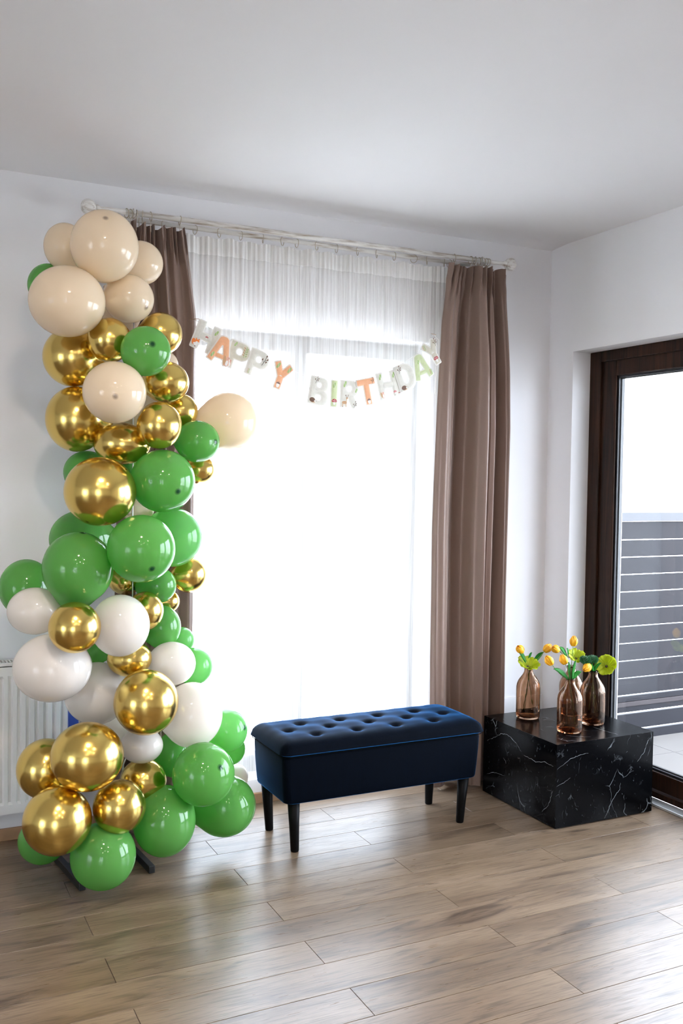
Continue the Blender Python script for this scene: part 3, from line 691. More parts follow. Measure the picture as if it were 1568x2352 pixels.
# unseen voile added over the rear and left windows to diffuse their daylight
for nm_, lab_, P0, P1 in (('a', 'unseen sheer curtain added over the rear window to diffuse daylight', (RX0-.15, YF+.07), (RX1+.15, YF+.07)), ('b', 'unseen sheer curtain added over the far wall window to diffuse daylight', (XL+.07, LY0-.15), (XL+.07, LY1+.15))):
    t = thing('sheer_curtain', lab_, 'curtain', (P0[0], P0[1], 0))
    dx_, dy_ = P1[0]-P0[0], P1[1]-P0[1]; ln_ = math.hypot(dx_, dy_)
    MB().grid(lambda u, v: (P0[0]+dx_*u+dy_/ln_*.02*sin(u*ln_*45), P0[1]+dy_*u+dx_/ln_*.02*sin(u*ln_*45), .06+2.3*v), 260, 2).put('voile', M['sheer_dense'], t, smooth=True)
    MB().tube([(P0[0], P0[1], 2.375), (P1[0], P1[1], 2.375)], .012, 10).put('rod', M['rod'], t, smooth=True)

# ------------------------------------------------------------------ storage bench
bench = thing('storage_bench', 'navy velvet storage bench with button tufted lid and black tapered legs', 'bench', (1.88, 3.555, 0))
BX0, BX1, BY0, BY1 = 1.418, 2.348, 3.378, 3.732
def rrect(x0, x1, y0, y1, r, n=6):
    P = []
    for cx, cy, a0 in ((x1-r, y0+r, -90), (x1-r, y1-r, 0), (x0+r, y1-r, 90), (x0+r, y0+r, 180)):
        P += [(cx+r*cos(radians(a0+90*k/n)), cy+r*sin(radians(a0+90*k/n))) for k in range(n+1)]
    return P
def rings_mesh(levels):
    V = []; F = []; n = None
    for P, z in levels:
        n = len(P); V += [(x, y, z) for x, y in P]
    for j in range(len(levels)-1): F += [(j*n+i, j*n+(i+1) % n, (j+1)*n+(i+1) % n, (j+1)*n+i) for i in range(n)]
    F += [tuple(range(n))[::-1], tuple((len(levels)-1)*n+i for i in range(n))]
    return V, F
lv = []
for z, ins in ((.205, .022), (.208, .016), (.216, .013), (.26, .009), (.33, .004), (.385, .002), (.395, .004), (.398, .010)):
    lv.append((rrect(BX0+ins, BX1-ins, BY0+ins*.7, BY1-ins*.7, .028), z))
V, F = rings_mesh(lv); MB().add(V, F).put('box_body', M['velvet'], bench, smooth=True)
buttons = [(1.505+.1855*k, 3.540) for k in range(5)] + [(1.592+.1855*k, 3.621) for k in range(4)] + [(1.592+.1855*k, 3.456) for k in range(4)]
def lid_fn(u, v):
    x = 1.407+(2.359-1.407)*u; y = 3.366+(3.744-3.366)*v
    ex = min(x-1.407, 2.359-x); ey = min(y-3.366, 3.744-y)
    def ed(e, w): t = min(1, e/w); return sqrt(max(0, 1-(1-t)**2))
    z = .414 + .044*min(ed(ex, .055), 1)*ed(ey, .07)**.8 + .006*(1-((v-.5)/.5)**2)
    for bx_, by_ in buttons:
        q = (x-bx_)**2+((y-by_)*1.1)**2; z -= .016*exp(-q/.00042)+.004*exp(-q/.0028)
    # soft pull creases between buttons
    z += .0012*sin((x*5.39+y*6.06)*2*pi)*sin((x*5.39-y*6.06)*2*pi)*ed(ex, .1)*ed(ey, .1)
    r = .035; cx, cy = r-ex, r-ey
    if cx > 0 and cy > 0:
        h = sqrt(cx*cx+cy*cy)
        if h > 1e-6:
            mx_ = max(cx, cy); sc = mx_/h; dx, dy = cx*(1-sc), cy*(1-sc)
            x += dx if x < 1.88 else -dx; y += dy if y < 3.555 else -dy
    return (x, y, z)
NU, NV = 150, 64
mb = MB().grid(lid_fn, NU, NV)
# skirt of the lid
loop = [i for i in range(NU+1)]+[(j*(NU+1)+NU) for j in range(1, NV+1)]+[NV*(NU+1)+i for i in range(NU-1, -1, -1)]+[j*(NU+1) for j in range(NV-1, 0, -1)]
top = [mb.V[i] for i in loop]; cx, cy = 1.88, 3.555
def inset(p, d): 
    return (p[0]+(d if p[0] < cx else -d) if abs(p[0]-cx) > .44 else p[0], p[1]+(d if p[1] < cy else -d) if abs(p[1]-cy) > .15 else p[1])
b1 = [(*inset(p, -.002), .408) for p in top]; b2 = [(*inset(p, .012), .4005) for p in top]
nb = len(mb.V); n = len(loop); mb.V += b1+b2
for i in range(n):
    j = (i+1) % n
    mb.F += [(loop[j], loop[i], nb+i, nb+j), (nb+j, nb+i, nb+n+i, nb+n+j)]; mb.mi += [0, 0]
mb.F.append(tuple(nb+n+i for i in range(n))); mb.mi.append(0)
lid = mb.put('lid', M['velvet'], bench, smooth=True)
for k_ in range(NU*NV, len(lid.data.polygons)): lid.data.polygons[k_].use_smooth = False
MB().tube([(p[0], p[1], .3995) for p in [(*inset(q, .004),) for q in top[::3]]]+[(*inset(top[0], .004), .3995)], .0018, 6).put('piping', M['piping'], lid, smooth=True)
for bx_, by_ in buttons:
    z = lid_fn((bx_-1.407)/.952, (by_-3.366)/.378)[2]
    MB().lathe([(.0015, .004), (.006, .0032), (.009, .0005), (.0095, -.003)], (bx_, by_, z), 14).put('button', M['velvet'], lid, smooth=True)
for lx, ly in ((1.483, 3.685), (1.491, 3.430), (2.275, 3.690), (2.278, 3.434)):
    tx, ty = (lx-.010 if lx < 1.8 else lx+.012), (ly+.012 if ly > 3.5 else ly-.005)
    MB().tube([(lx, ly, 0), (lx, ly, .004), (lx+(tx-lx)*.5, ly+(ty-ly)*.5, .11), (tx, ty, .214)], [.0155, .017, .0205, .0255], 20).put('leg', M['leg'], bench, smooth=True)

# ------------------------------------------------------------------ black marble box
mbx = thing('marble_box', 'low black marble cube table with white veins in the corner', 'table', (2.875, 3.456, 0))
X0, X1, Y0, Y1, Z0, Z1 = 2.601, 3.149, 3.185, 3.727, .006, .370
t_ = .018
top_p = box('top_panel', (X0, Y0, Z1-t_), (X1, Y1, Z1), M['marble'], mbx, bevel=.0004)
fr_p = box('side_panel', (X0, Y0, Z0), (X1, Y0+t_, Z1-t_), M['marble'], mbx)
box('side_panel', (X0, Y1-t_, Z0), (X1, Y1, Z1-t_), M['marble'], mbx)
lf_p = box('side_panel', (X0, Y0+t_, Z0), (X0+t_, Y1-t_, Z1-t_), M['marble'], mbx)
box('side_panel', (X1-t_, Y0+t_, Z0), (X1, Y1-t_, Z1-t_), M['marble'], mbx)
for fx in (X0+.04, X1-.02):
    for fy in (Y0+.02, Y1-.04): box('foot', (fx-.018, fy-.0, 0), (fx+.016, fy+.03, .0065), M['white_paint'], mbx)
def ribbon(name, lines, place, parent):
    rn = random.Random(5)
    for ln in lines:
        mb = MB(); P = []
        for (a, b) in zip(ln, ln[1:]):
            for k in range(5):
                t = k/5; P.append((a[0]+(b[0]-a[0])*t+rn.uniform(-.0026, .0026), a[1]+(b[1]-a[1])*t+rn.uniform(-.0026, .0026)))
        P.append(ln[-1]); V = []; n = len(P)
        for i, p in enumerate(P):
            q0, q1 = P[max(0, i-1)], P[min(n-1, i+1)]; dx, dy = q1[0]-q0[0], q1[1]-q0[1]; l = math.hypot(dx, dy) or 1
            wd = rn.uniform(.0003, .0011)*min(1, .35+3*min(i, n-1-i)/n)
            V += [place(p[0]-dy/l*wd, p[1]+dx/l*wd), place(p[0]+dy/l*wd, p[1]-dx/l*wd)]
        mb.add(V, [(2*i, 2*i+1, 2*i+3, 2*i+2) for i in range(n-1)]).put(name, M['vein'], parent)
ribbon('vein', [[(3.697, .255), (3.633, .291), (3.583, .32), (3.548, .323), (3.503, .316), (3.463, .297), (3.432, .276)], [(3.415, .265), (3.344, .259), (3.319, .258), (3.275, .273), (3.232, .272), (3.206, .272)], [(3.697, .095), (3.636, .12), (3.604, .123), (3.559, .128)], [(3.206, .165), (3.219, .132), (3.233, .092), (3.275, .051)]],
       lambda a, b: (X0-.0003, a, b), lf_p)
ribbon('vein', [[(2.604, .262), (2.632, .279), (2.687, .305), (2.719, .309), (2.773, .314)], [(3.138, .350), (3.115, .331), (3.096, .286), (3.056, .243)], [(2.961, .161), (2.956, .131), (2.93, .103), (2.908, .075), (2.889, .036), (2.873, .012)], [(2.603, .188), (2.634, .199), (2.677, .218)]],
       lambda a, b: (a, Y0-.0003, b), fr_p)
ribbon('vein', [[(2.732, 3.287), (2.766, 3.258), (2.822, 3.228)], [(2.942, 3.356), (2.95, 3.288), (2.961, 3.21)]], lambda a, b: (a, b, Z1+.0003), top_p)

# ------------------------------------------------------------------ vases
ZT = Z1+.0004
VP = {'v1': (2.770, 3.612), 'v2': (2.790, 3.334), 'v3': (2.985, 3.408), 'v4': (2.978, 3.553)}
outer = [(.0485, 0), (.053, .004), (.0555, .012), (.0565, .03), (.0565, .100), (.0565, .148), (.054, .164), (.0475, .180), (.037, .195), (.0275, .208), (.0225, .218), (.0205, .226), (.0205, .236), (.0225, .243)]
inner = [(r-.0026, h) for r, h in outer if h > .012][::-1]
inner[0] = (.0205, .2445); inner += [(.050, .015), (.042, .0105), (.020, .0100), (.0005, .0100)]
def vase(key, label, s=1.0):
    x, y = VP[key]; t = thing('vase', label, 'vase', (x, y, ZT), 'smoked glass bottle vases on the marble box')
    prof = [(.0005, .0015), (.035, .0012), (.044, 0)] + outer + inner
    MB().lathe([(r*s, h*s) for r, h in prof], (x, y, ZT), 40).put('bottle', M['vase'], t, smooth=True)
vase('v1', 'smoked glass bottle vase nearest the curtain, holding one wide lime flower')
vase('v2', 'smoked glass bottle vase nearest the front of the box, holding two tulips', 1.0)
vase('v3', 'smoked glass bottle vase beside the terrace door, holding green blooms and lime flower', 1.02)
vase('v4', 'smoked glass bottle vase half hidden behind the frontmost one', 1.0)

# ------------------------------------------------------------------ flowers
def basis(d):
    d = Vector(d).normalized(); a = d.orthogonal().normalized(); return a, d.cross(a), d
def bez(p, q, r, n=10):
    p, q, r = Vector(p), Vector(q), Vector(r); return [p*(1-t)**2+q*(2*t*(1-t))+r*t*t for t in [k/n for k in range(n+1)]]
def stem(parent, head, d, key, off, depth=.06, r=.0016, mat='tulip_stem'):
    """from a bloom down through the vase's neck to a point low inside it"""
    x, y = VP[key]; neck = Vector((x+off[0]*.008, y+off[1]*.008, ZT+.232)); head = Vector(head); d = Vector(d).normalized()
    c1 = head - d*max(.02, (head-neck).length*.55)
    c1.z = max(c1.z, neck.z+.012)
    low = Vector((x-off[0]*.036, y-off[1]*.036, ZT+depth))
    pts = bez(head, c1, neck, 10) + bez(neck, neck+(low-neck)*.4+Vector((0, 0, -.01)), low, 8)[1:]
    MB().tube(pts, r, 8).put('stem', M[mat], parent, smooth=True)
def leaf_part(parent, a, b, wdt, bend=(0, 0, .01), face=(.45, -.9, .3), name='leaf'):
    a, b = Vector(a), Vector(b); d = (b-a); fa = Vector(face); side = d.cross(fa).normalized(); fa = side.cross(d).normalized()
    def fn(u, v):
        s = (u-.5)*2; wv = 1.35*wdt*(sin(pi*min(1, v*.92+.08))**.8)*(1-.15*v)
        p = a+d*v+side*(s*wv)+fa*(-.25*wdt*s*s+.0)+Vector(bend)*(4*v*(1-v)); return tuple(p)
    MB().grid(fn, 4, 12).put(name, M['leaf'], parent, smooth=True, solid=.0006)
petal_cache = {}
def tulip(key, label, c, axis, off, leaves=(), ln=.048, depth=.06):
    c = Vector(c); ax = Vector(axis).normalized(); basep = c-ax*ln/2
    t = thing('tulip', label, 'flower', tuple(basep), 'yellow tulips in the smoked vases')
    a, b, d = basis(ax)
    for k in range(6):
        ph = k*pi/3+.3; inner_ = k % 2; R = .0190 if not inner_ else .0165
        def fn(u, v, ph=ph, R=R, i=inner_):
            s = (u-.5)*2; prof_ = R*(sin(pi*min(1, .10+v*.80))**.62)*(1.0 if v < .6 else 1-.45*((v-.6)/.4)**1.5)
            half = .78*(1-max(0, v-.55)**1.6*2.6)*(1 if v > .12 else .6+.4*v/.12)
            ang = ph+s*half; rr = prof_*(1+.05*(1-s*s))
            return tuple(basep+(a*cos(ang)+b*sin(ang))*rr+d*(ln*v*(1-.05*s*s)*(1 if not i else 1.03)))
        MB().grid(fn, 6, 9).put('petal', M['tulip'], t, smooth=True, solid=.0007)
    stem(t, basep+ax*.003, ax, key, off, depth)
    for lf in leaves: leaf_part(t, *lf)
    return t
tulip('v1', 'yellow tulip leaning toward the curtain above the vase nearest the curtain', (2.7077, 3.60, .7049), (-.036, -.01, .034), (-.6, .2),
      [((2.742, 3.598, .642), (2.698, 3.592, .692), .011), ((2.772, 3.615, .640), (2.7873, 3.61, .682), .008)])
tulip('v1', 'yellow tulip reaching out from the curtain side vase toward the middle, head tilted up', (2.8584, 3.585, .7025), (.036, -.01, .036), (.8, -.1),
      [((2.790, 3.604, .622), (2.8434, 3.592, .682), .012)], depth=.022)
tulip('v4', 'yellow tulip drooping toward the curtain out of the half hidden vase', (2.8681, 3.54, .7053), (-.045, -.012, .021), (-.8, -.1),
      [((2.952, 3.548, .655), (2.8885, 3.535, .713), .012), ((2.962, 3.55, .655), (2.9378, 3.54, .704), .009)])
tulip('v2', 'yellow tulip leaning far out from the frontmost vase toward the bench', (2.6629, 3.33, .7043), (-.036, 0, .042), (-.9, 0),
      [((2.775, 3.325, .612), (2.6793, 3.315, .668), .010), ((2.780, 3.32, .609), (2.762, 3.312, .692), .012)], ln=.051, depth=.03)
tulip('v2', 'yellow tulip standing upright over the frontmost vase among broad leaves', (2.7455, 3.332, .7024), (-.022, 0, .040), (-.4, .3),
      [((2.788, 3.316, .610), (2.797, 3.306, .698), .013), ((2.790, 3.320, .609), (2.8348, 3.312, .642), .010)], depth=.10)
tulip('v4', 'tallest yellow tulip, upright above every other bloom', (2.9846, 3.55, .7344), (.004, 0, .046), (.1, .5), ln=.050)
tulip('v3', 'yellow tulip bending low beside the green blooms', (2.9265, 3.385, .6397), (-.052, -.015, -.020), (-.5, -.4), ln=.052, depth=.075)

def lime(key, label, c, nrm, R, off, cup=.55, depth=.06, squash=1.):
    c = Vector(c); t = thing('lime_flower', label, 'flower', tuple(c), 'lime green blooms in the smoked vases')
    a, b, d = basis(nrm); rn = random.Random(int(c.x*1000))
    for k in range(15):
        ph = k*2*pi/15+rn.uniform(-.07, .07); RR = R*rn.uniform(.90, 1.06); lift = (.0035 if k % 2 else -.001)+rn.uniform(-.001, .001)
        def fn(u, v, ph=ph, RR=RR, lift=lift):
            s = (u-.5)*2; tipw = sqrt(max(.22, 1-max(0, (v-.76)/.24)**2))
            half = .40*(.35+.75*v)**.5*tipw; ang = ph+s*half; rad_ = RR*(.10+.90*v)
            h = cup*RR*.62*v**1.35-.20*RR*v**5+lift*v+.0045*s*s*v+.0012*sin(v*9+ph*5)
            return tuple(c+(a*cos(ang)+b*sin(ang))*rad_+d*h)
        MB().grid(fn, 6, 9).put('petal', M['lime_petal'], t, smooth=True, solid=.0006)
    ctr = MB().lathe([(.0065, -.001), (.0065, .003), (.004, .006), (.0005, .007)], (0, 0, 0), 12)
    V = [tuple(c+a*x+b*y+d*z) for x, y, z in ctr.V]
    put('flower_centre', V, ctr.F, M['eye'], t, smooth=True)
    mb = MB()
    for k in range(26):
        an = k*2.4; q = R*rn.uniform(.25, .42); hgt = rn.uniform(.007, .014)
        p0 = c+(a*cos(an)+b*sin(an))*.005+d*.002; p1 = c+(a*cos(an)+b*sin(an))*q+d*hgt
        mb.tube([p0, (p0+p1)/2+d*.003, p1], .0005, 4).lathe([(.0003, -.0012), (.0013, 0), (.0003, .0012)], tuple(p1), 6)
    mb.put('stamens', M['stamen'], t)
    stem(t, c-d*.001, d, key, off, depth, .0018)
lime('v1', 'wide lime flower lying open on the mouth of the vase nearest the curtain', (2.7519, 3.596, .6170), (-.10, -.44, .89), .053, (.1, -.6), cup=1.05, depth=.03)
lime('v4', 'lime flower of the half hidden vase, below the tallest tulip', (2.9964, 3.546, .6480), (-.22, -.58, .78), .044, (.4, -.2), cup=1.2)
lime('v3', 'lime flower facing out beside the dark door frame', (3.0560, 3.398, .6340), (-.72, -.50, .48), .050, (.7, .1), cup=1.15, depth=.065)
def green_bloom(key, label, c, R, off):
    c = Vector(c); t = thing('green_bloom', label, 'flower', tuple(c), 'round green blooms beside the lime flower')
    rn = random.Random(int(c.x*999)); mb = MB()
    for k in range(150):
        zz = 1-2*(k+.5)/150; an = k*2.39996; q = sqrt(1-zz*zz); d = Vector((q*cos(an), q*sin(an), zz*.8))
        a, b, _ = basis(d); p = c+d*R*rn.uniform(.82, 1.0); s = R*.20
        mb.add([c+d*R*.4, p+a*s+d*s*.3, p+d*s*1.3, p-a*s+d*s*.3], [(0, 1, 2), (0, 2, 3)])
    o = mb.put('petal_tuft', M['moss'], t, smooth=False); o['kind'] = 'stuff'
    MB().lathe([(R*.05, -R*.66), (R*.6, -R*.5), (R*.8, 0), (R*.6, R*.5), (R*.05, R*.66)], tuple(c), 14).put('bloom_core', M['moss'], t, smooth=True)
    stem(t, c, (0, 0, 1), key, off, .055)
green_bloom('v3', 'dark green rounded bloom next to the low bending tulip', (2.9337, 3.405, .6730), .024, (-.5, .4))
green_bloom('v3', 'bluish green rounded bloom between the dark one and the lime flower', (2.9768, 3.405, .6732), .024, (.1, .6))
lf = thing('leaf_sprig', 'dark leafy sprig at the mouth of the vase by the door', 'foliage', (2.985, 3.408, ZT+.236))
for p, q in (((2.985, 3.40, .612), (2.948, 3.385, .652)), ((2.990, 3.405, .612), (3.015, 3.385, .655)), ((2.98, 3.41, .612), (2.965, 3.39, .662)), ((2.985, 3.41, .612), (2.995, 3.39, .660))):
    leaf_part(lf, p, q, .010)
MB().tube([(2.985, 3.41, .625), (2.985, 3.408, .60), (2.975, 3.40, .50)], .0015, 6).put('stem', M['tulip_stem'], lf, smooth=True)

# ------------------------------------------------------------------ balloon stand
st = thing('balloon_stand', 'black metal balloon stand whose two feet show under the column', 'stand', (.78, 3.55, 0))
MB().beam((.652, 3.408, .014), (.612, 3.715, .014), .024, .028).put('foot', M['black'], st, bevel=.002)
MB().beam((.917, 3.452, .014), (.893, 3.715, .014), .024, .028).put('foot', M['black'], st, bevel=.002)
MB().beam((.628, 3.60, .016), (.903, 3.62, .016), .022, .024).put('crossbar', M['black'], st, bevel=.002)
MB().tube([(.835, 3.612, .02), (.84, 3.60, .12), (.84, 3.60, .38), (.868, 3.592, .46), (.87, 3.59, 1.10), (.87, 3.60, 1.25), (.87, 3.60, 2.2)], .0026, 10).put('pole', M['threshold'], st, smooth=True)

# ------------------------------------------------------------------ balloons
BAL = [
(1, 'cream', 0.7246, 3.4418, 2.3154, 0.12, 0.1262, (-0.137, -0.803, 0.581)),
(2, 'cream', 0.6235, 3.6483, 2.3438, 0.0779, 0.0876, None),
(3, 'cream', 0.9091, 3.665, 2.3196, 0.0878, 0.0844, None),
(4, 'cream', 0.5912, 3.4204, 2.1029, 0.1312, 0.1236, None),
(5, 'cream', 0.8316, 3.5229, 2.1517, 0.0929, 0.0889, (0.526, -0.731, -0.435)),
(6, 'green', 0.5755, 3.7202, 2.2082, 0.0773, 0.0822, None),
(7, 'cream', 0.8367, 3.7119, 2.129, 0.0882, 0.0882, None),
(8, 'gold', 0.6498, 3.6265, 1.9349, 0.1105, 0.1105, None),
(9, 'gold', 0.7511, 3.4764, 1.9871, 0.0792, 0.0807, None),
(10, 'green', 0.854, 3.3538, 1.9405, 0.0886, 0.0886, (0.012, -0.985, 0.17)),
(11, 'gold', 0.9673, 3.574, 2.0398, 0.0817, 0.0817, None),
(12, 'cream', 1.0033, 3.665, 1.9327, 0.0582, 0.0582, None),
(13, 'gold', 0.9758, 3.522, 1.8509, 0.0858, 0.0792, None),
(14, 'cream', 0.7378, 3.3263, 1.786, 0.1096, 0.108, (-0.185, -0.96, -0.211)),
(15, 'gold', 0.6598, 3.6099, 1.7035, 0.1121, 0.1218, None),
(16, 'gold', 0.8034, 3.4942, 1.613, 0.1045, 0.0771, None),
(17, 'gold', 0.9115, 3.3777, 1.6797, 0.0814, 0.0853, None),
(18, 'gold', 1.0621, 3.626, 1.7521, 0.0685, 0.0685, None),
(19, 'green', 1.104, 3.535, 1.6312, 0.0859, 0.0809, (0.599, -0.8, -0.024)),
(20, 'cream', 1.2787, 3.6783, 1.7203, 0.1227, 0.1209, None),
(21, 'cream', 0.9306, 3.7139, 1.7444, 0.0861, 0.0861, None),
(22, 'green', 0.7105, 3.665, 1.5053, 0.088, 0.083, None),
(23, 'gold', 0.6999, 3.374, 1.4379, 0.1255, 0.1224, None),
(24, 'green', 0.9327, 3.4034, 1.478, 0.1183, 0.1151, (0.219, -0.923, -0.316)),
(25, 'gold', 1.1547, 3.665, 1.5245, 0.0613, 0.0595, None),
(27, 'green', 0.9001, 3.725, 1.5254, 0.0776, 0.0724, None),
(28, 'cream', 0.9176, 3.6999, 1.3659, 0.0619, 0.0619, None),
(29, 'green', 0.6897, 3.652, 1.2519, 0.1209, 0.1093, None),
(30, 'lime', 1.0322, 3.6172, 1.2566, 0.1163, 0.1163, None),
(31, 'green', 0.8271, 3.2906, 1.2394, 0.1189, 0.1197, (0.1, -0.85, -0.517)),
(32, 'green', 0.6317, 3.4147, 1.1643, 0.1238, 0.13, (0.089, -0.2, 0.976)),
(33, 'gold', 1.1271, 3.704, 1.0983, 0.0725, 0.0743, None),
(34, 'green', 0.4907, 3.6766, 1.0706, 0.0977, 0.1075, None),
(35, 'gold', 0.8616, 3.6739, 1.0978, 0.0715, 0.0681, None),
(36, 'green', 0.9661, 3.5858, 1.0728, 0.0725, 0.0692, None),
(37, 'gold', 1.0449, 3.73, 0.9887, 0.0494, 0.0476, None),
(38, 'cream', 0.4966, 3.4966, 1.0077, 0.0965, 0.084, None),
(39, 'gold', 0.5969, 3.2809, 0.9748, 0.0878, 0.0878, None),
(40, 'cream', 0.7741, 3.3762, 0.9576, 0.1047, 0.111, None),
(41, 'gold', 0.8969, 3.4993, 0.9878, 0.0672, 0.0737, None),
(42, 'green', 0.998, 3.6344, 0.9009, 0.0738, 0.0858, None),
(43, 'lime', 1.1113, 3.7473, 0.8238, 0.0518, 0.0536, None),
(44, 'cream', 1.007, 3.5265, 0.775, 0.0922, 0.0838, None),
(45, 'lime', 1.1423, 3.6712, 0.7277, 0.0741, 0.0759, None),
(46, 'gold', 0.8376, 3.5006, 0.812, 0.0831, 0.0685, None),
(47, 'green', 0.7583, 3.704, 0.8051, 0.0476, 0.0476, None),
(48, 'cream', 0.5441, 3.412, 0.8156, 0.135, 0.1197, None),
(50, 'cream', 0.7342, 3.5826, 0.6722, 0.1201, 0.1168, None),
(51, 'gold', 0.8609, 3.34, 0.6801, 0.1154, 0.1178, None),
(52, 'cream', 1.073, 3.4704, 0.5829, 0.116, 0.1244, None),
(53, 'lime', 1.2496, 3.572, 0.4794, 0.0822, 0.0857, (0.632, -0.736, 0.242)),
(54, 'lime', 1.2932, 3.6669, 0.3732, 0.0666, 0.0666, None),
(55, 'cream', 1.3496, 3.73, 0.2292, 0.0496, 0.0552, None),
(56, 'gold', 0.6419, 3.2863, 0.5222, 0.1251, 0.1183, None),
(57, 'gold', 0.5379, 3.509, 0.4297, 0.1027, 0.1074, None),
(58, 'cream', 0.8662, 3.4224, 0.5001, 0.0788, 0.0644, None),
(59, 'cream', 0.8074, 3.665, 0.4805, 0.0934, 0.0764, None),
(60, 'gold', 0.8842, 3.4665, 0.3545, 0.0866, 0.08, None),
(61, 'gold', 0.7598, 3.3098, 0.3235, 0.0926, 0.0942, None),
(62, 'gold', 0.5446, 3.299, 0.3082, 0.1159, 0.1167, None),
(63, 'green', 1.0749, 3.3296, 0.3935, 0.1154, 0.1162, (0.273, -0.861, 0.43)),
(64, 'green', 1.0416, 3.6, 0.3989, 0.0739, 0.0894, None),
(65, 'green', 1.229, 3.535, 0.188, 0.1249, 0.1205, None),
(66, 'green', 0.9517, 3.4111, 0.2094, 0.1155, 0.1301, None),
(67, 'green', 0.7077, 3.3266, 0.149, 0.1142, 0.1173, None),
(68, 'green', 0.532, 3.535, 0.1572, 0.0876, 0.0845, None),
]
LAB = {
1: 'biggest cream balloon crowning the column just under the curtain rod finial',
2: 'cream balloon tucked behind the crown balloon on its wall side',
3: 'cream balloon tucked behind the crown balloon on its curtain side',
4: 'big cream balloon below the crown, bulging out toward the bare wall',
5: 'cream balloon below the crown, touching the taupe curtain',
6: 'green balloon peeping out behind the big cream one, highest green of all',
7: 'mostly hidden cream balloon deep behind the topmost cream cluster',
8: 'big gold balloon on the wall side, straight under the big cream one',
9: 'gold balloon beside the highest fully seen green one, under the cream cluster',
10: 'highest fully seen green balloon, dark tip facing the room',
11: 'gold balloon rising behind the green one against the taupe curtain',
12: 'sliver of cream balloon between two gold ones against the taupe curtain',
13: 'gold balloon directly below the highest fully seen green one',
14: 'cream balloon among the upper gold ones with its tip facing the room',
15: 'second big gold balloon down on the wall side of the column',
16: 'wide gold balloon lying beneath the cream one with the tip facing out',
17: 'round gold balloon in front, between the cream tip balloon and a green one',
18: 'shaded gold balloon behind the green one near the lone cream balloon',
19: 'green balloon right in front of the lone cream balloon by the window',
20: 'lone big cream balloon jutting out in front of the sheer curtain',
21: 'mostly hidden cream balloon deep behind the upper gold cluster',
22: 'green balloon half hidden behind the largest gold one at its top',
23: 'largest gold balloon at the middle of the column',
24: 'big green balloon beside the largest gold one, dark spot low on it',
25: 'small gold balloon poking out toward the window under a green one',
27: 'mostly hidden green balloon in the dark behind the wide gold one',
28: 'mostly hidden pale balloon in the gap below the largest gold one',
29: 'green balloon behind and below the largest gold one on the wall side',
30: 'green balloon coloured as backlit, glowing in window light at the middle of the column',
31: 'front green balloon in the middle with its dark spot near the bottom',
32: 'front green balloon below the largest gold one with a dark tip on top',
33: 'amber lit gold balloon poking out below the backlit green one',
34: 'green balloon furthest out toward the bare wall',
35: 'gold balloon glimpsed in shade under the middle green pair',
36: 'small dark green balloon under the middle green one with low dark spot',
37: 'small amber gold balloon against the lower curtain edge',
38: 'ivory balloon overlapping the green balloon furthest toward the bare wall',
39: 'small gold balloon in front, framed by three ivory ones',
40: 'ivory balloon in front under the middle green one, right of a small gold',
41: 'gold balloon peeking out behind an ivory one under the small dark green one',
42: 'green balloon behind, under the small amber gold one',
43: 'small green balloon coloured as backlit, touching the bottom of visible lower curtain edge',
44: 'ivory balloon above the big ivory one on the window side',
45: 'small green balloon coloured as backlit on the window side behind an ivory one',
46: 'gold balloon squeezed between ivory ones above the lower big gold one',
47: 'bit of dark green balloon between the ivory balloons above the radiator end',
48: 'big ivory balloon hanging in front of the radiator top',
50: 'shaded ivory balloon beside the radiator end, behind the lower big gold one',
51: 'big gold balloon in front, between two ivory ones low on the column',
52: 'big ivory balloon on the window side, near the bench height',
53: 'green balloon coloured as backlit, nearest the bench lid',
54: 'green balloon coloured as backlit, just under the one nearest the bench lid',
55: 'bit of ivory balloon showing between greens next to the bench side',
56: 'big gold balloon on top of the lowest gold cluster',
57: 'gold balloon touching the radiator front at the lowest cluster',
58: 'small ivory balloon wedged under the big front gold one',
59: 'mostly hidden ivory balloon behind the top of the lowest gold cluster',
60: 'shaded gold balloon beside the bottom greens, below the small ivory one',
61: 'small gold balloon in front at the heart of the lowest cluster',
62: 'big gold balloon lowest of all the gold ones',
63: 'front green balloon near the bench with a dark spot on its side',
64: 'shaded green balloon behind, between the small ivory and the bench side greens',
65: 'green balloon low beside the rear bench leg',
66: 'tall dark green balloon near the floor, in the middle of the base',
67: 'lowest green balloon, standing in front of the stand feet',
68: 'green balloon near the floor under the radiator, mostly behind gold',
}
IVORY = {38, 40, 44, 48, 50, 52, 55, 58, 59}
AX = {'cream': 'cream balloons of the column', 'gold': 'gold chrome balloons of the column', 'green': 'green balloons of the column', 'lime': 'green balloons of the column, coloured as backlit'}
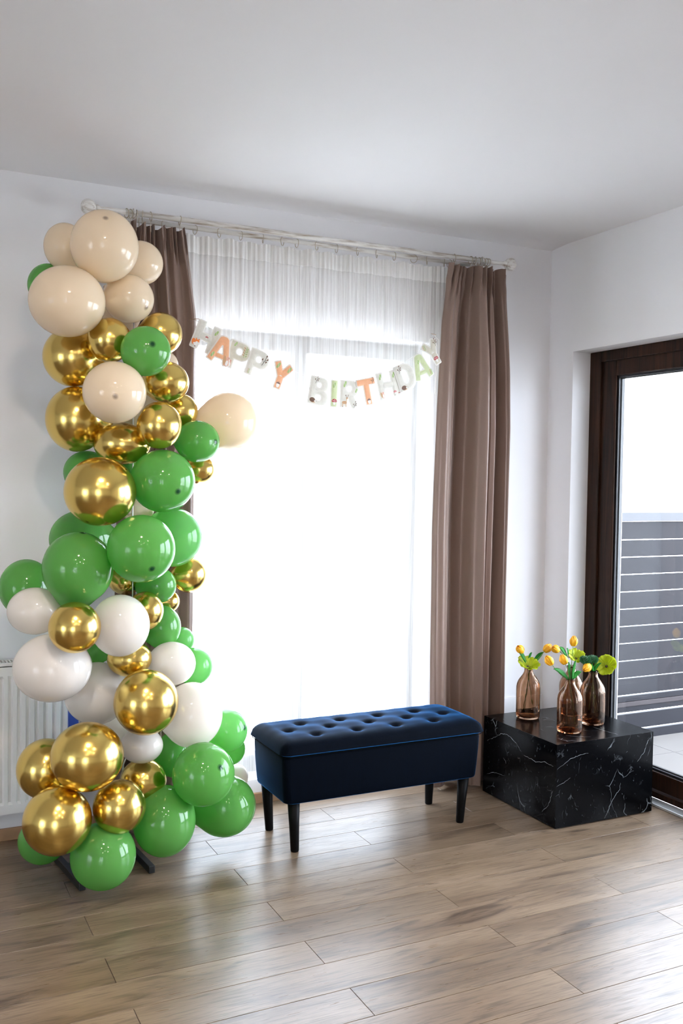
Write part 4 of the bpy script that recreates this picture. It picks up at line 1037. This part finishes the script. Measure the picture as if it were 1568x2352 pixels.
for (bid, colr, bx_, by_, bz_, rx_, rz_, tip) in BAL:
    c = Vector((bx_, by_, bz_)); ry_ = (rx_+rz_)/2
    core = Vector((.85, 3.62, bz_-.02))
    tipd = Vector(tip).normalized() if tip else (c-core).normalized()
    neck = -tipd if tip else (core-c).normalized()
    side = Vector((cos(YAW), -sin(YAW), 0)); dep = Vector((sin(YAW), cos(YAW), 0)); up = Vector((0, 0, 1))
    mb = MB(); nu, nv = 40, 24
    a, b, d = basis(neck)
    def surf(v3):
        t = v3.dot(neck); k = 1+.20*max(0, (t-.72)/.28)**2
        return c+side*(v3.dot(side)*rx_*k)+dep*(v3.dot(dep)*ry_*k)+up*(v3.dot(up)*rz_*k)
    V = []; F = []
    for j in range(1, nv):
        th = pi*j/nv
        for i in range(nu):
            ph = 2*pi*i/nu; V.append(surf(d*cos(th)+(a*cos(ph)+b*sin(ph))*sin(th)))
    V += [surf(d), surf(-d)]; n0 = (nv-1)*nu
    for j in range(nv-2): F += [(j*nu+i, j*nu+(i+1) % nu, (j+1)*nu+(i+1) % nu, (j+1)*nu+i) for i in range(nu)]
    F += [(n0, (i+1) % nu, i) for i in range(nu)] + [(n0+1, (nv-2)*nu+i, (nv-2)*nu+(i+1) % nu) for i in range(nu)]
    mat = M['white'] if bid in IVORY else M[colr]
    o = put('balloon', V, F, mat, smooth=True, base=tuple(c))
    if bid in LAB: tag(o, LAB[bid], 'balloon', AX[colr])
    # knotted neck, turned into the column
    p0 = surf(neck); nd = (p0-c).normalized()
    MB().tube([p0-nd*.004, p0+nd*.004, p0+nd*.008, p0+nd*.014, p0+nd*.018], [.008, .005, .0065, .004, .007], 10).put('knot', M['gold'] if colr == 'gold' else (M['tip_g'] if colr in ('green', 'lime') else M['tip_c']), o, smooth=True)
    if tip:
        rr = .0150 if colr in ('green', 'lime') else .0125; mb = MB(); a2, b2, d2 = basis(tipd); V = []; F = []
        ringsd = [(0, .0012), (.35, .0011), (.7, .0007), (1., .0002)]
        for q, hh in ringsd[1:]:
            for i in range(18):
                ph = 2*pi*i/18; v3 = (d2+(a2*cos(ph)+b2*sin(ph))*(q*rr/ry_)).normalized(); V.append(surf(v3)+v3*hh)
        V.append(surf(d2)+d2*.002); F = [(54, i, (i+1) % 18) for i in range(18)]
        for j in range(2): F += [(j*18+i, (j+1)*18+i, (j+1)*18+(i+1) % 18, j*18+(i+1) % 18) for i in range(18)]
        tp = put('tip', V, F, M['soft_'+colr], o, smooth=True)
        at = tp.data.attributes.new('thick', 'FLOAT', 'POINT'); at.data.foreach_set('value', [.95]*18+[.45]*18+[0.]*18+[1.])

# ------------------------------------------------------------------ happy birthday banner
YBN = 3.800
banner = thing('birthday_banner', 'card letter banner reading HAPPY BIRTHDAY strung between the two curtains', 'banner', (1.78, YBN, 2.0))
def sd_seg(p, a, b, th, rd=.045):
    ax_, ay_ = a; bx_, by_ = b; dx, dy = bx_-ax_, by_-ay_; l = math.hypot(dx, dy); ux, uy = dx/l, dy/l
    mx_, my_ = (ax_+bx_)/2, (ay_+by_)/2; qx, qy = p[0]-mx_, p[1]-my_
    s, t = abs(qx*ux+qy*uy)-(l/2)+rd, abs(-qx*uy+qy*ux)-th+rd
    return math.hypot(max(s, 0), max(t, 0))+min(max(s, t), 0)-rd
def sd_rr(p, x0, x1, y0, y1, rd):
    s, t = abs(p[0]-(x0+x1)/2)-(x1-x0)/2+rd, abs(p[1]-(y0+y1)/2)-(y1-y0)/2+rd
    return math.hypot(max(s, 0), max(t, 0))+min(max(s, t), 0)-rd
TH = .150
def glyph(ch):
    S = lambda *a: (lambda p: sd_seg(p, *a))
    R = lambda *a: (lambda p: sd_rr(p, *a))
    add, sub = [], []
    if ch == 'H': add = [S((.15, 0), (.15, 1), TH), S((.72, 0), (.72, 1), TH), S((.15, .5), (.72, .5), .14)]
    if ch == 'A': add = [S((.15, .02), (.42, .93), TH-.01), S((.79, .02), (.52, .93), TH-.01), S((.28, .28), (.66, .28), .11), R(.29, .65, .62, 1.0, .13)]
    if ch == 'P': add = [S((.16, 0), (.16, 1), TH), R(.01, .80, .34, 1., .30), R(.01, .3, .6, 1., .05)]; sub = [R(.31, .50, .56, .76, .08)]
    if ch == 'Y': add = [S((.14, .96), (.43, .48), TH), S((.72, .96), (.43, .48), TH), S((.43, .0), (.43, .52), TH)]
    if ch == 'B': add = [S((.16, 0), (.16, 1), TH), R(.01, .74, .46, 1., .26), R(.01, .80, .0, .56, .27), R(.01, .3, 0, 1., .05)]; sub = [R(.31, .46, .63, .78, .07), R(.31, .50, .20, .36, .07)]
    if ch == 'I': add = [S((.16, 0), (.16, 1), TH)]
    if ch == 'R': add = [S((.16, 0), (.16, 1), TH), R(.01, .76, .38, 1., .28), R(.01, .3, .6, 1., .05), S((.42, .48), (.66, .02), TH-.005)]; sub = [R(.31, .48, .60, .78, .07)]
    if ch == 'T': add = [S((0, .86), (.80, .86), .145), S((.40, 0), (.40, .95), TH)]
    if ch == 'D': add = [S((.16, 0), (.16, 1), TH), R(.01, .82, 0., 1., .40), R(.01, .35, 0, 1., .05)]; sub = [R(.31, .52, .26, .74, .11)]
    def f(p):
        d = min(g(p) for g in add)
        for g in sub: d = max(d, -g(p))
        return d
    return f
GW = {'H': .87, 'A': .94, 'P': .80, 'Y': .86, 'B': .80, 'I': .32, 'R': .80, 'T': .80, 'D': .82}
def letter(ch, cx, cz, rot, colr, sc, dy, prints):
    f = glyph(ch); wd = GW[ch]; n = 44; x0, x1, y0, y1 = -.06, wd+.06, -.06, 1.06; st_ = (y1-y0)/n; nx = int((x1-x0)/st_)+1
    g = [[f((x0+i*st_, y0+j*st_)) for i in range(nx+1)] for j in range(n+1)]
    vid = {}; V2 = []; ins = []; F = []
    def vert(k, p, s):
        if k not in vid: vid[k] = len(V2); V2.append(p); ins.append(max(0, -s))
        return vid[k]
    for j in range(n):
        for i in range(nx):
            cs = [(i, j), (i+1, j), (i+1, j+1), (i, j+1)]; poly = []
            for q in range(4):
                (ia, ja), (ib, jb) = cs[q], cs[(q+1) % 4]; sa, sb = g[ja][ia], g[jb][ib]
                if sa <= 0: poly.append(vert((ia, ja), (x0+ia*st_, y0+ja*st_), sa))
                if (sa <= 0) != (sb <= 0):
                    t = sa/(sa-sb); key = ('e',)+tuple(sorted(((ia, ja), (ib, jb))))
                    poly.append(vert(key, (x0+(ia+(ib-ia)*t)*st_, y0+(ja+(jb-ja)*t)*st_), 0))
            if len(poly) >= 3: F.append(tuple(dict.fromkeys(poly)))
    F = [q for q in F if len(q) >= 3]
    ca, sa_ = cos(rot), sin(rot)
    def W(p, d): 
        x, y = (p[0]-wd/2)*sc, (p[1]-.5)*sc; return (cx+x*ca-y*sa_, YBN+dy-d, cz+x*sa_+y*ca)
    m = len(V2); th = .0022
    V = [W(p, th+.0022*min(1, s_/.10)) for p, s_ in zip(V2, ins)]+[W(p, 0) for p in V2]
    edge = {}
    for q in F:
        for a, b in zip(q, q[1:]+q[:1]): edge[(a, b)] = 1
    F2 = list(F)+[tuple(i+m for i in q[::-1]) for q in F]+[(a, b, b+m, a+m)[::-1] for (a, b) in edge if (b, a) not in edge]
    o = put('letter', V, F2, LM[colr], banner, smooth=False)
    o['label'] = {'grey': 'pale grey', 'orange': 'apricot', 'green': 'sage green', 'sand': 'oat coloured'}[colr]+' card letter '+ch
    at = o.data.attributes.new('inset', 'FLOAT', 'POINT'); at.data.foreach_set('value', ins+ins)
    for pr in prints:
        kind, px_, py_, s_ = pr; mb = MB(); mats = []
        def mid(nm):
            if nm not in mats: mats.append(nm)
            return mats.index(nm)
        lay = [0]
        def blob(nm, x, y, rx, ry, a0=0, a1=360, ang=0):
            lay[0] += 1; d = .0046+.00012*lay[0]; k = 14; ca2, sa2 = cos(radians(ang)), sin(radians(ang)); P = []
            for i in range(k+1 if a1-a0 < 360 else k):
                t = radians(a0+(a1-a0)*i/k); ex, ey = rx*cos(t), ry*sin(t); P.append(W((px_+s_*(x+ex*ca2-ey*sa2), py_+s_*(y+ex*sa2+ey*ca2)), d))
            mb.add(P, [tuple(range(len(P)))], mid(nm))
        def line(nm, pts, wd2):
            lay[0] += 1; d = .0046+.00012*lay[0]
            for (xa, ya), (xb, yb) in zip(pts, pts[1:]):
                l = math.hypot(xb-xa, yb-ya); nx_, ny_ = -(yb-ya)/l*wd2, (xb-xa)/l*wd2
                mb.add([W((px_+s_*x, py_+s_*y), d) for x, y in ((xa+nx_, ya+ny_), (xb+nx_, yb+ny_), (xb-nx_, yb-ny_), (xa-nx_, ya-ny_))], [(0, 1, 2, 3)], mid(nm))
        if kind == 'mushroom':
            blob('white', 0, -.35, .26, .42); blob('red', 0, 0, .62, .55, 0, 180); blob('red', 0, 0, .62, .14)
            for x, y in ((-.3, .18), (.05, .32), (.32, .12), (-.02, .06)): blob('white', x, y, .09, .09)
        elif kind == 'acorn':
            blob('white', 0, -.2, .36, .5); blob('acorn', 0, .1, .48, .38, 0, 180); line('acorn', [(0, .4), (.08, .65)], .05)
        elif kind == 'leaf':
            blob('leaf', 0, 0, .32, .8, ang=-20); line('white', [(.2, -.6), (-.2, .6)], .03)
        elif kind == 'twig':
            line('dark', [(-.3, -.9), (.0, 0), (.15, .9)], .05); line('dark', [(0, 0), (.4, .35)], .04); line('dark', [(-.1, -.3), (-.45, .1)], .04)
            for x, y in ((.45, .42), (-.48, .2), (.16, 1.), (.3, -.1)): blob('brown', x, y, .12, .2, ang=-30)
        elif kind == 'sprig':
            line('leaf', [(-.1, -1), (.1, 1)], .04)
            for y in (-.6, -.2, .2, .6): blob('tan', -.25, y+.1, .09, .22, ang=45); blob('leaf', .28, y, .09, .22, ang=-45)
        elif kind == 'hedgehog':
            blob('tan', .1, -.15, .75, .45); blob('brown', -.1, .05, .7, .55); blob('white', .65, -.15, .25, .2); blob('dark', .9, -.12, .08, .08)
        elif kind == 'fox':
            blob('fox', -.55, .0, .45, .7, ang=15); blob('white', -.2, -.35, .3, .25); blob('fox', .2, .3, .55, .42); blob('white', .3, .05, .4, .22); blob('white', .15, -.5, .3, .5)
            blob('fox', -.12, .72, .14, .25, ang=15); blob('fox', .5, .75, .14, .25, ang=-15); blob('dark', .4, .05, .06, .05); blob('brown', .1, -.9, .16, .12)
        elif kind == 'deer':
            blob('tan', 0, -.3, .55, .3); line('tan', [(-.35, -.3), (-.4, -1.1)], .07); line('tan', [(.3, -.3), (.35, -1.1)], .07); line('tan', [(.4, -.2), (.5, .45)], .10)
            blob('tan', .5, .55, .22, .16); line('brown', [(.42, .65), (.2, 1.2)], .04); line('brown', [(.55, .65), (.8, 1.2)], .04); line('brown', [(.3, .95), (.05, 1.05)], .03); line('dark', [(-.4, -1.0), (-.4, -1.15)], .07)
        elif kind == 'squirrel':
            blob('blush', 0, -.2, .4, .75); blob('white', .05, -.3, .25, .5); blob('blush', .05, .6, .32, .28); blob('tan', -.5, .1, .28, .8, ang=10); blob('dark', .15, .62, .05, .05)
        mb.put('print', [PM[k] for k in mats], o)
    # hole rims
    return o
R_ = radians
for spec in [
 ('H', 1.219, 2.074, -21.5, 'grey', .128, .000, [('fox', .17, .20, .15), ('mushroom', .46, .50, .085), ('leaf', .72, .78, .13)]),
 ('A', 1.2835, 2.0263, -18.5, 'orange', .128, -.010, [('leaf', .22, .25, .13), ('squirrel', .77, .20, .19)]),
 ('P', 1.361, 2.0064, -17., 'sand', .128, .000, [('sprig', .60, .70, .20), ('leaf', .20, .86, .11), ('squirrel', .17, .16, .15)]),
 ('P', 1.447, 1.9798, -19., 'grey', .122, -.004, [('twig', .62, .68, .20), ('sprig', .15, .13, .10)]),
 ('Y', 1.5563, 1.9358, -20., 'orange', .128, .000, [('leaf', .22, .80, .15), ('leaf', .66, .80, .15), ('acorn', .43, .18, .17)]),
 ('B', 1.7390, 1.8792, -9., 'grey', .130, .000, [('twig', .25, .86, .13), ('hedgehog', .20, .15, .15)]),
 ('I', 1.8109, 1.8718, -2., 'green', .128, -.004, [('leaf', .15, .80, .13), ('mushroom', .17, .22, .17)]),
 ('R', 1.8890, 1.8742, -1., 'grey', .128, .000, [('leaf', .20, .84, .15), ('deer', .20, .24, .19), ('leaf', .66, .64, .11), ('twig', .62, .12, .12)]),
 ('T', 1.9767, 1.8887, 13., 'orange', .128, -.004, [('twig', .68, .86, .11), ('acorn', .40, .17, .16)]),
 ('H', 2.0846, 1.9261, 14., 'grey', .130, .000, [('leaf', .16, .83, .14), ('leaf', .72, .82, .14), ('squirrel', .15, .18, .13), ('mushroom', .66, .20, .10), ('mushroom', .82, .13, .06)]),
 ('D', 2.1734, 1.9664, 22., 'grey', .130, -.004, [('twig', .24, .82, .14), ('hedgehog', .22, .15, .15)]),
 ('A', 2.2575, 2.0197, 23., 'green', .128, .000, [('sprig', .80, .18, .13), ('leaf', .40, .70, .10)]),
 ('Y', 2.3187, 2.0883, 34., 'sand', .126, -.004, [('twig', .70, .80, .15), ('sprig', .16, .84, .13), ('mushroom', .42, .24, .17)])]:
    ch, cx_, cz_, ro, co_, sc_, dy_, pr_ = spec
    letter(ch, cx_, cz_, R_(ro), co_, sc_*.97, dy_, pr_)
# string: one catenary along the tops of the letters, tied at both curtain edges
sp = [(1.178, 3.835, 2.150), (1.214, YBN+.001, 2.128), (1.262, YBN+.001, 2.100), (1.330, YBN+.001, 2.058), (1.43, YBN+.001, 2.032), (1.545, YBN+.001, 1.985), (1.61, YBN+.001, 1.962), (1.72, YBN+.001, 1.930),
      (1.81, YBN+.001, 1.920), (1.89, YBN+.001, 1.920), (1.97, YBN+.001, 1.935), (2.06, YBN+.001, 1.975), (2.14, YBN+.001, 2.015), (2.22, YBN+.001, 2.068), (2.30, YBN+.001, 2.130), (2.3414, 3.84, 2.180)]
MB().tube(sp, .0008, 6).put('string', M['string'], banner, smooth=True)
MB().tube([(2.3414, 3.836, 2.181), (2.352, 3.80, 2.150), (2.350, 3.80, 2.03), (2.340, 3.80, 1.97), (2.3379, 3.80, 1.90)], .0011, 6).tube([(2.341, 3.836, 2.18), (2.345, 3.80, 2.12), (2.338, 3.80, 2.0), (2.335, 3.80, 1.90)], .0011, 6).put('loose_string', M['string'], banner, smooth=True)
MB().tube([(1.166, 3.853, 2.151), (1.180, 3.832, 2.152), (1.196, 3.82, 2.152)], .0014, 6).put('twine_tie', M['twine'], banner)
MB().tube([(2.328, 3.83, 2.182), (2.341, 3.83, 2.181), (2.352, 3.825, 2.178)], .0014, 6).put('twine_tie', M['twine'], banner)
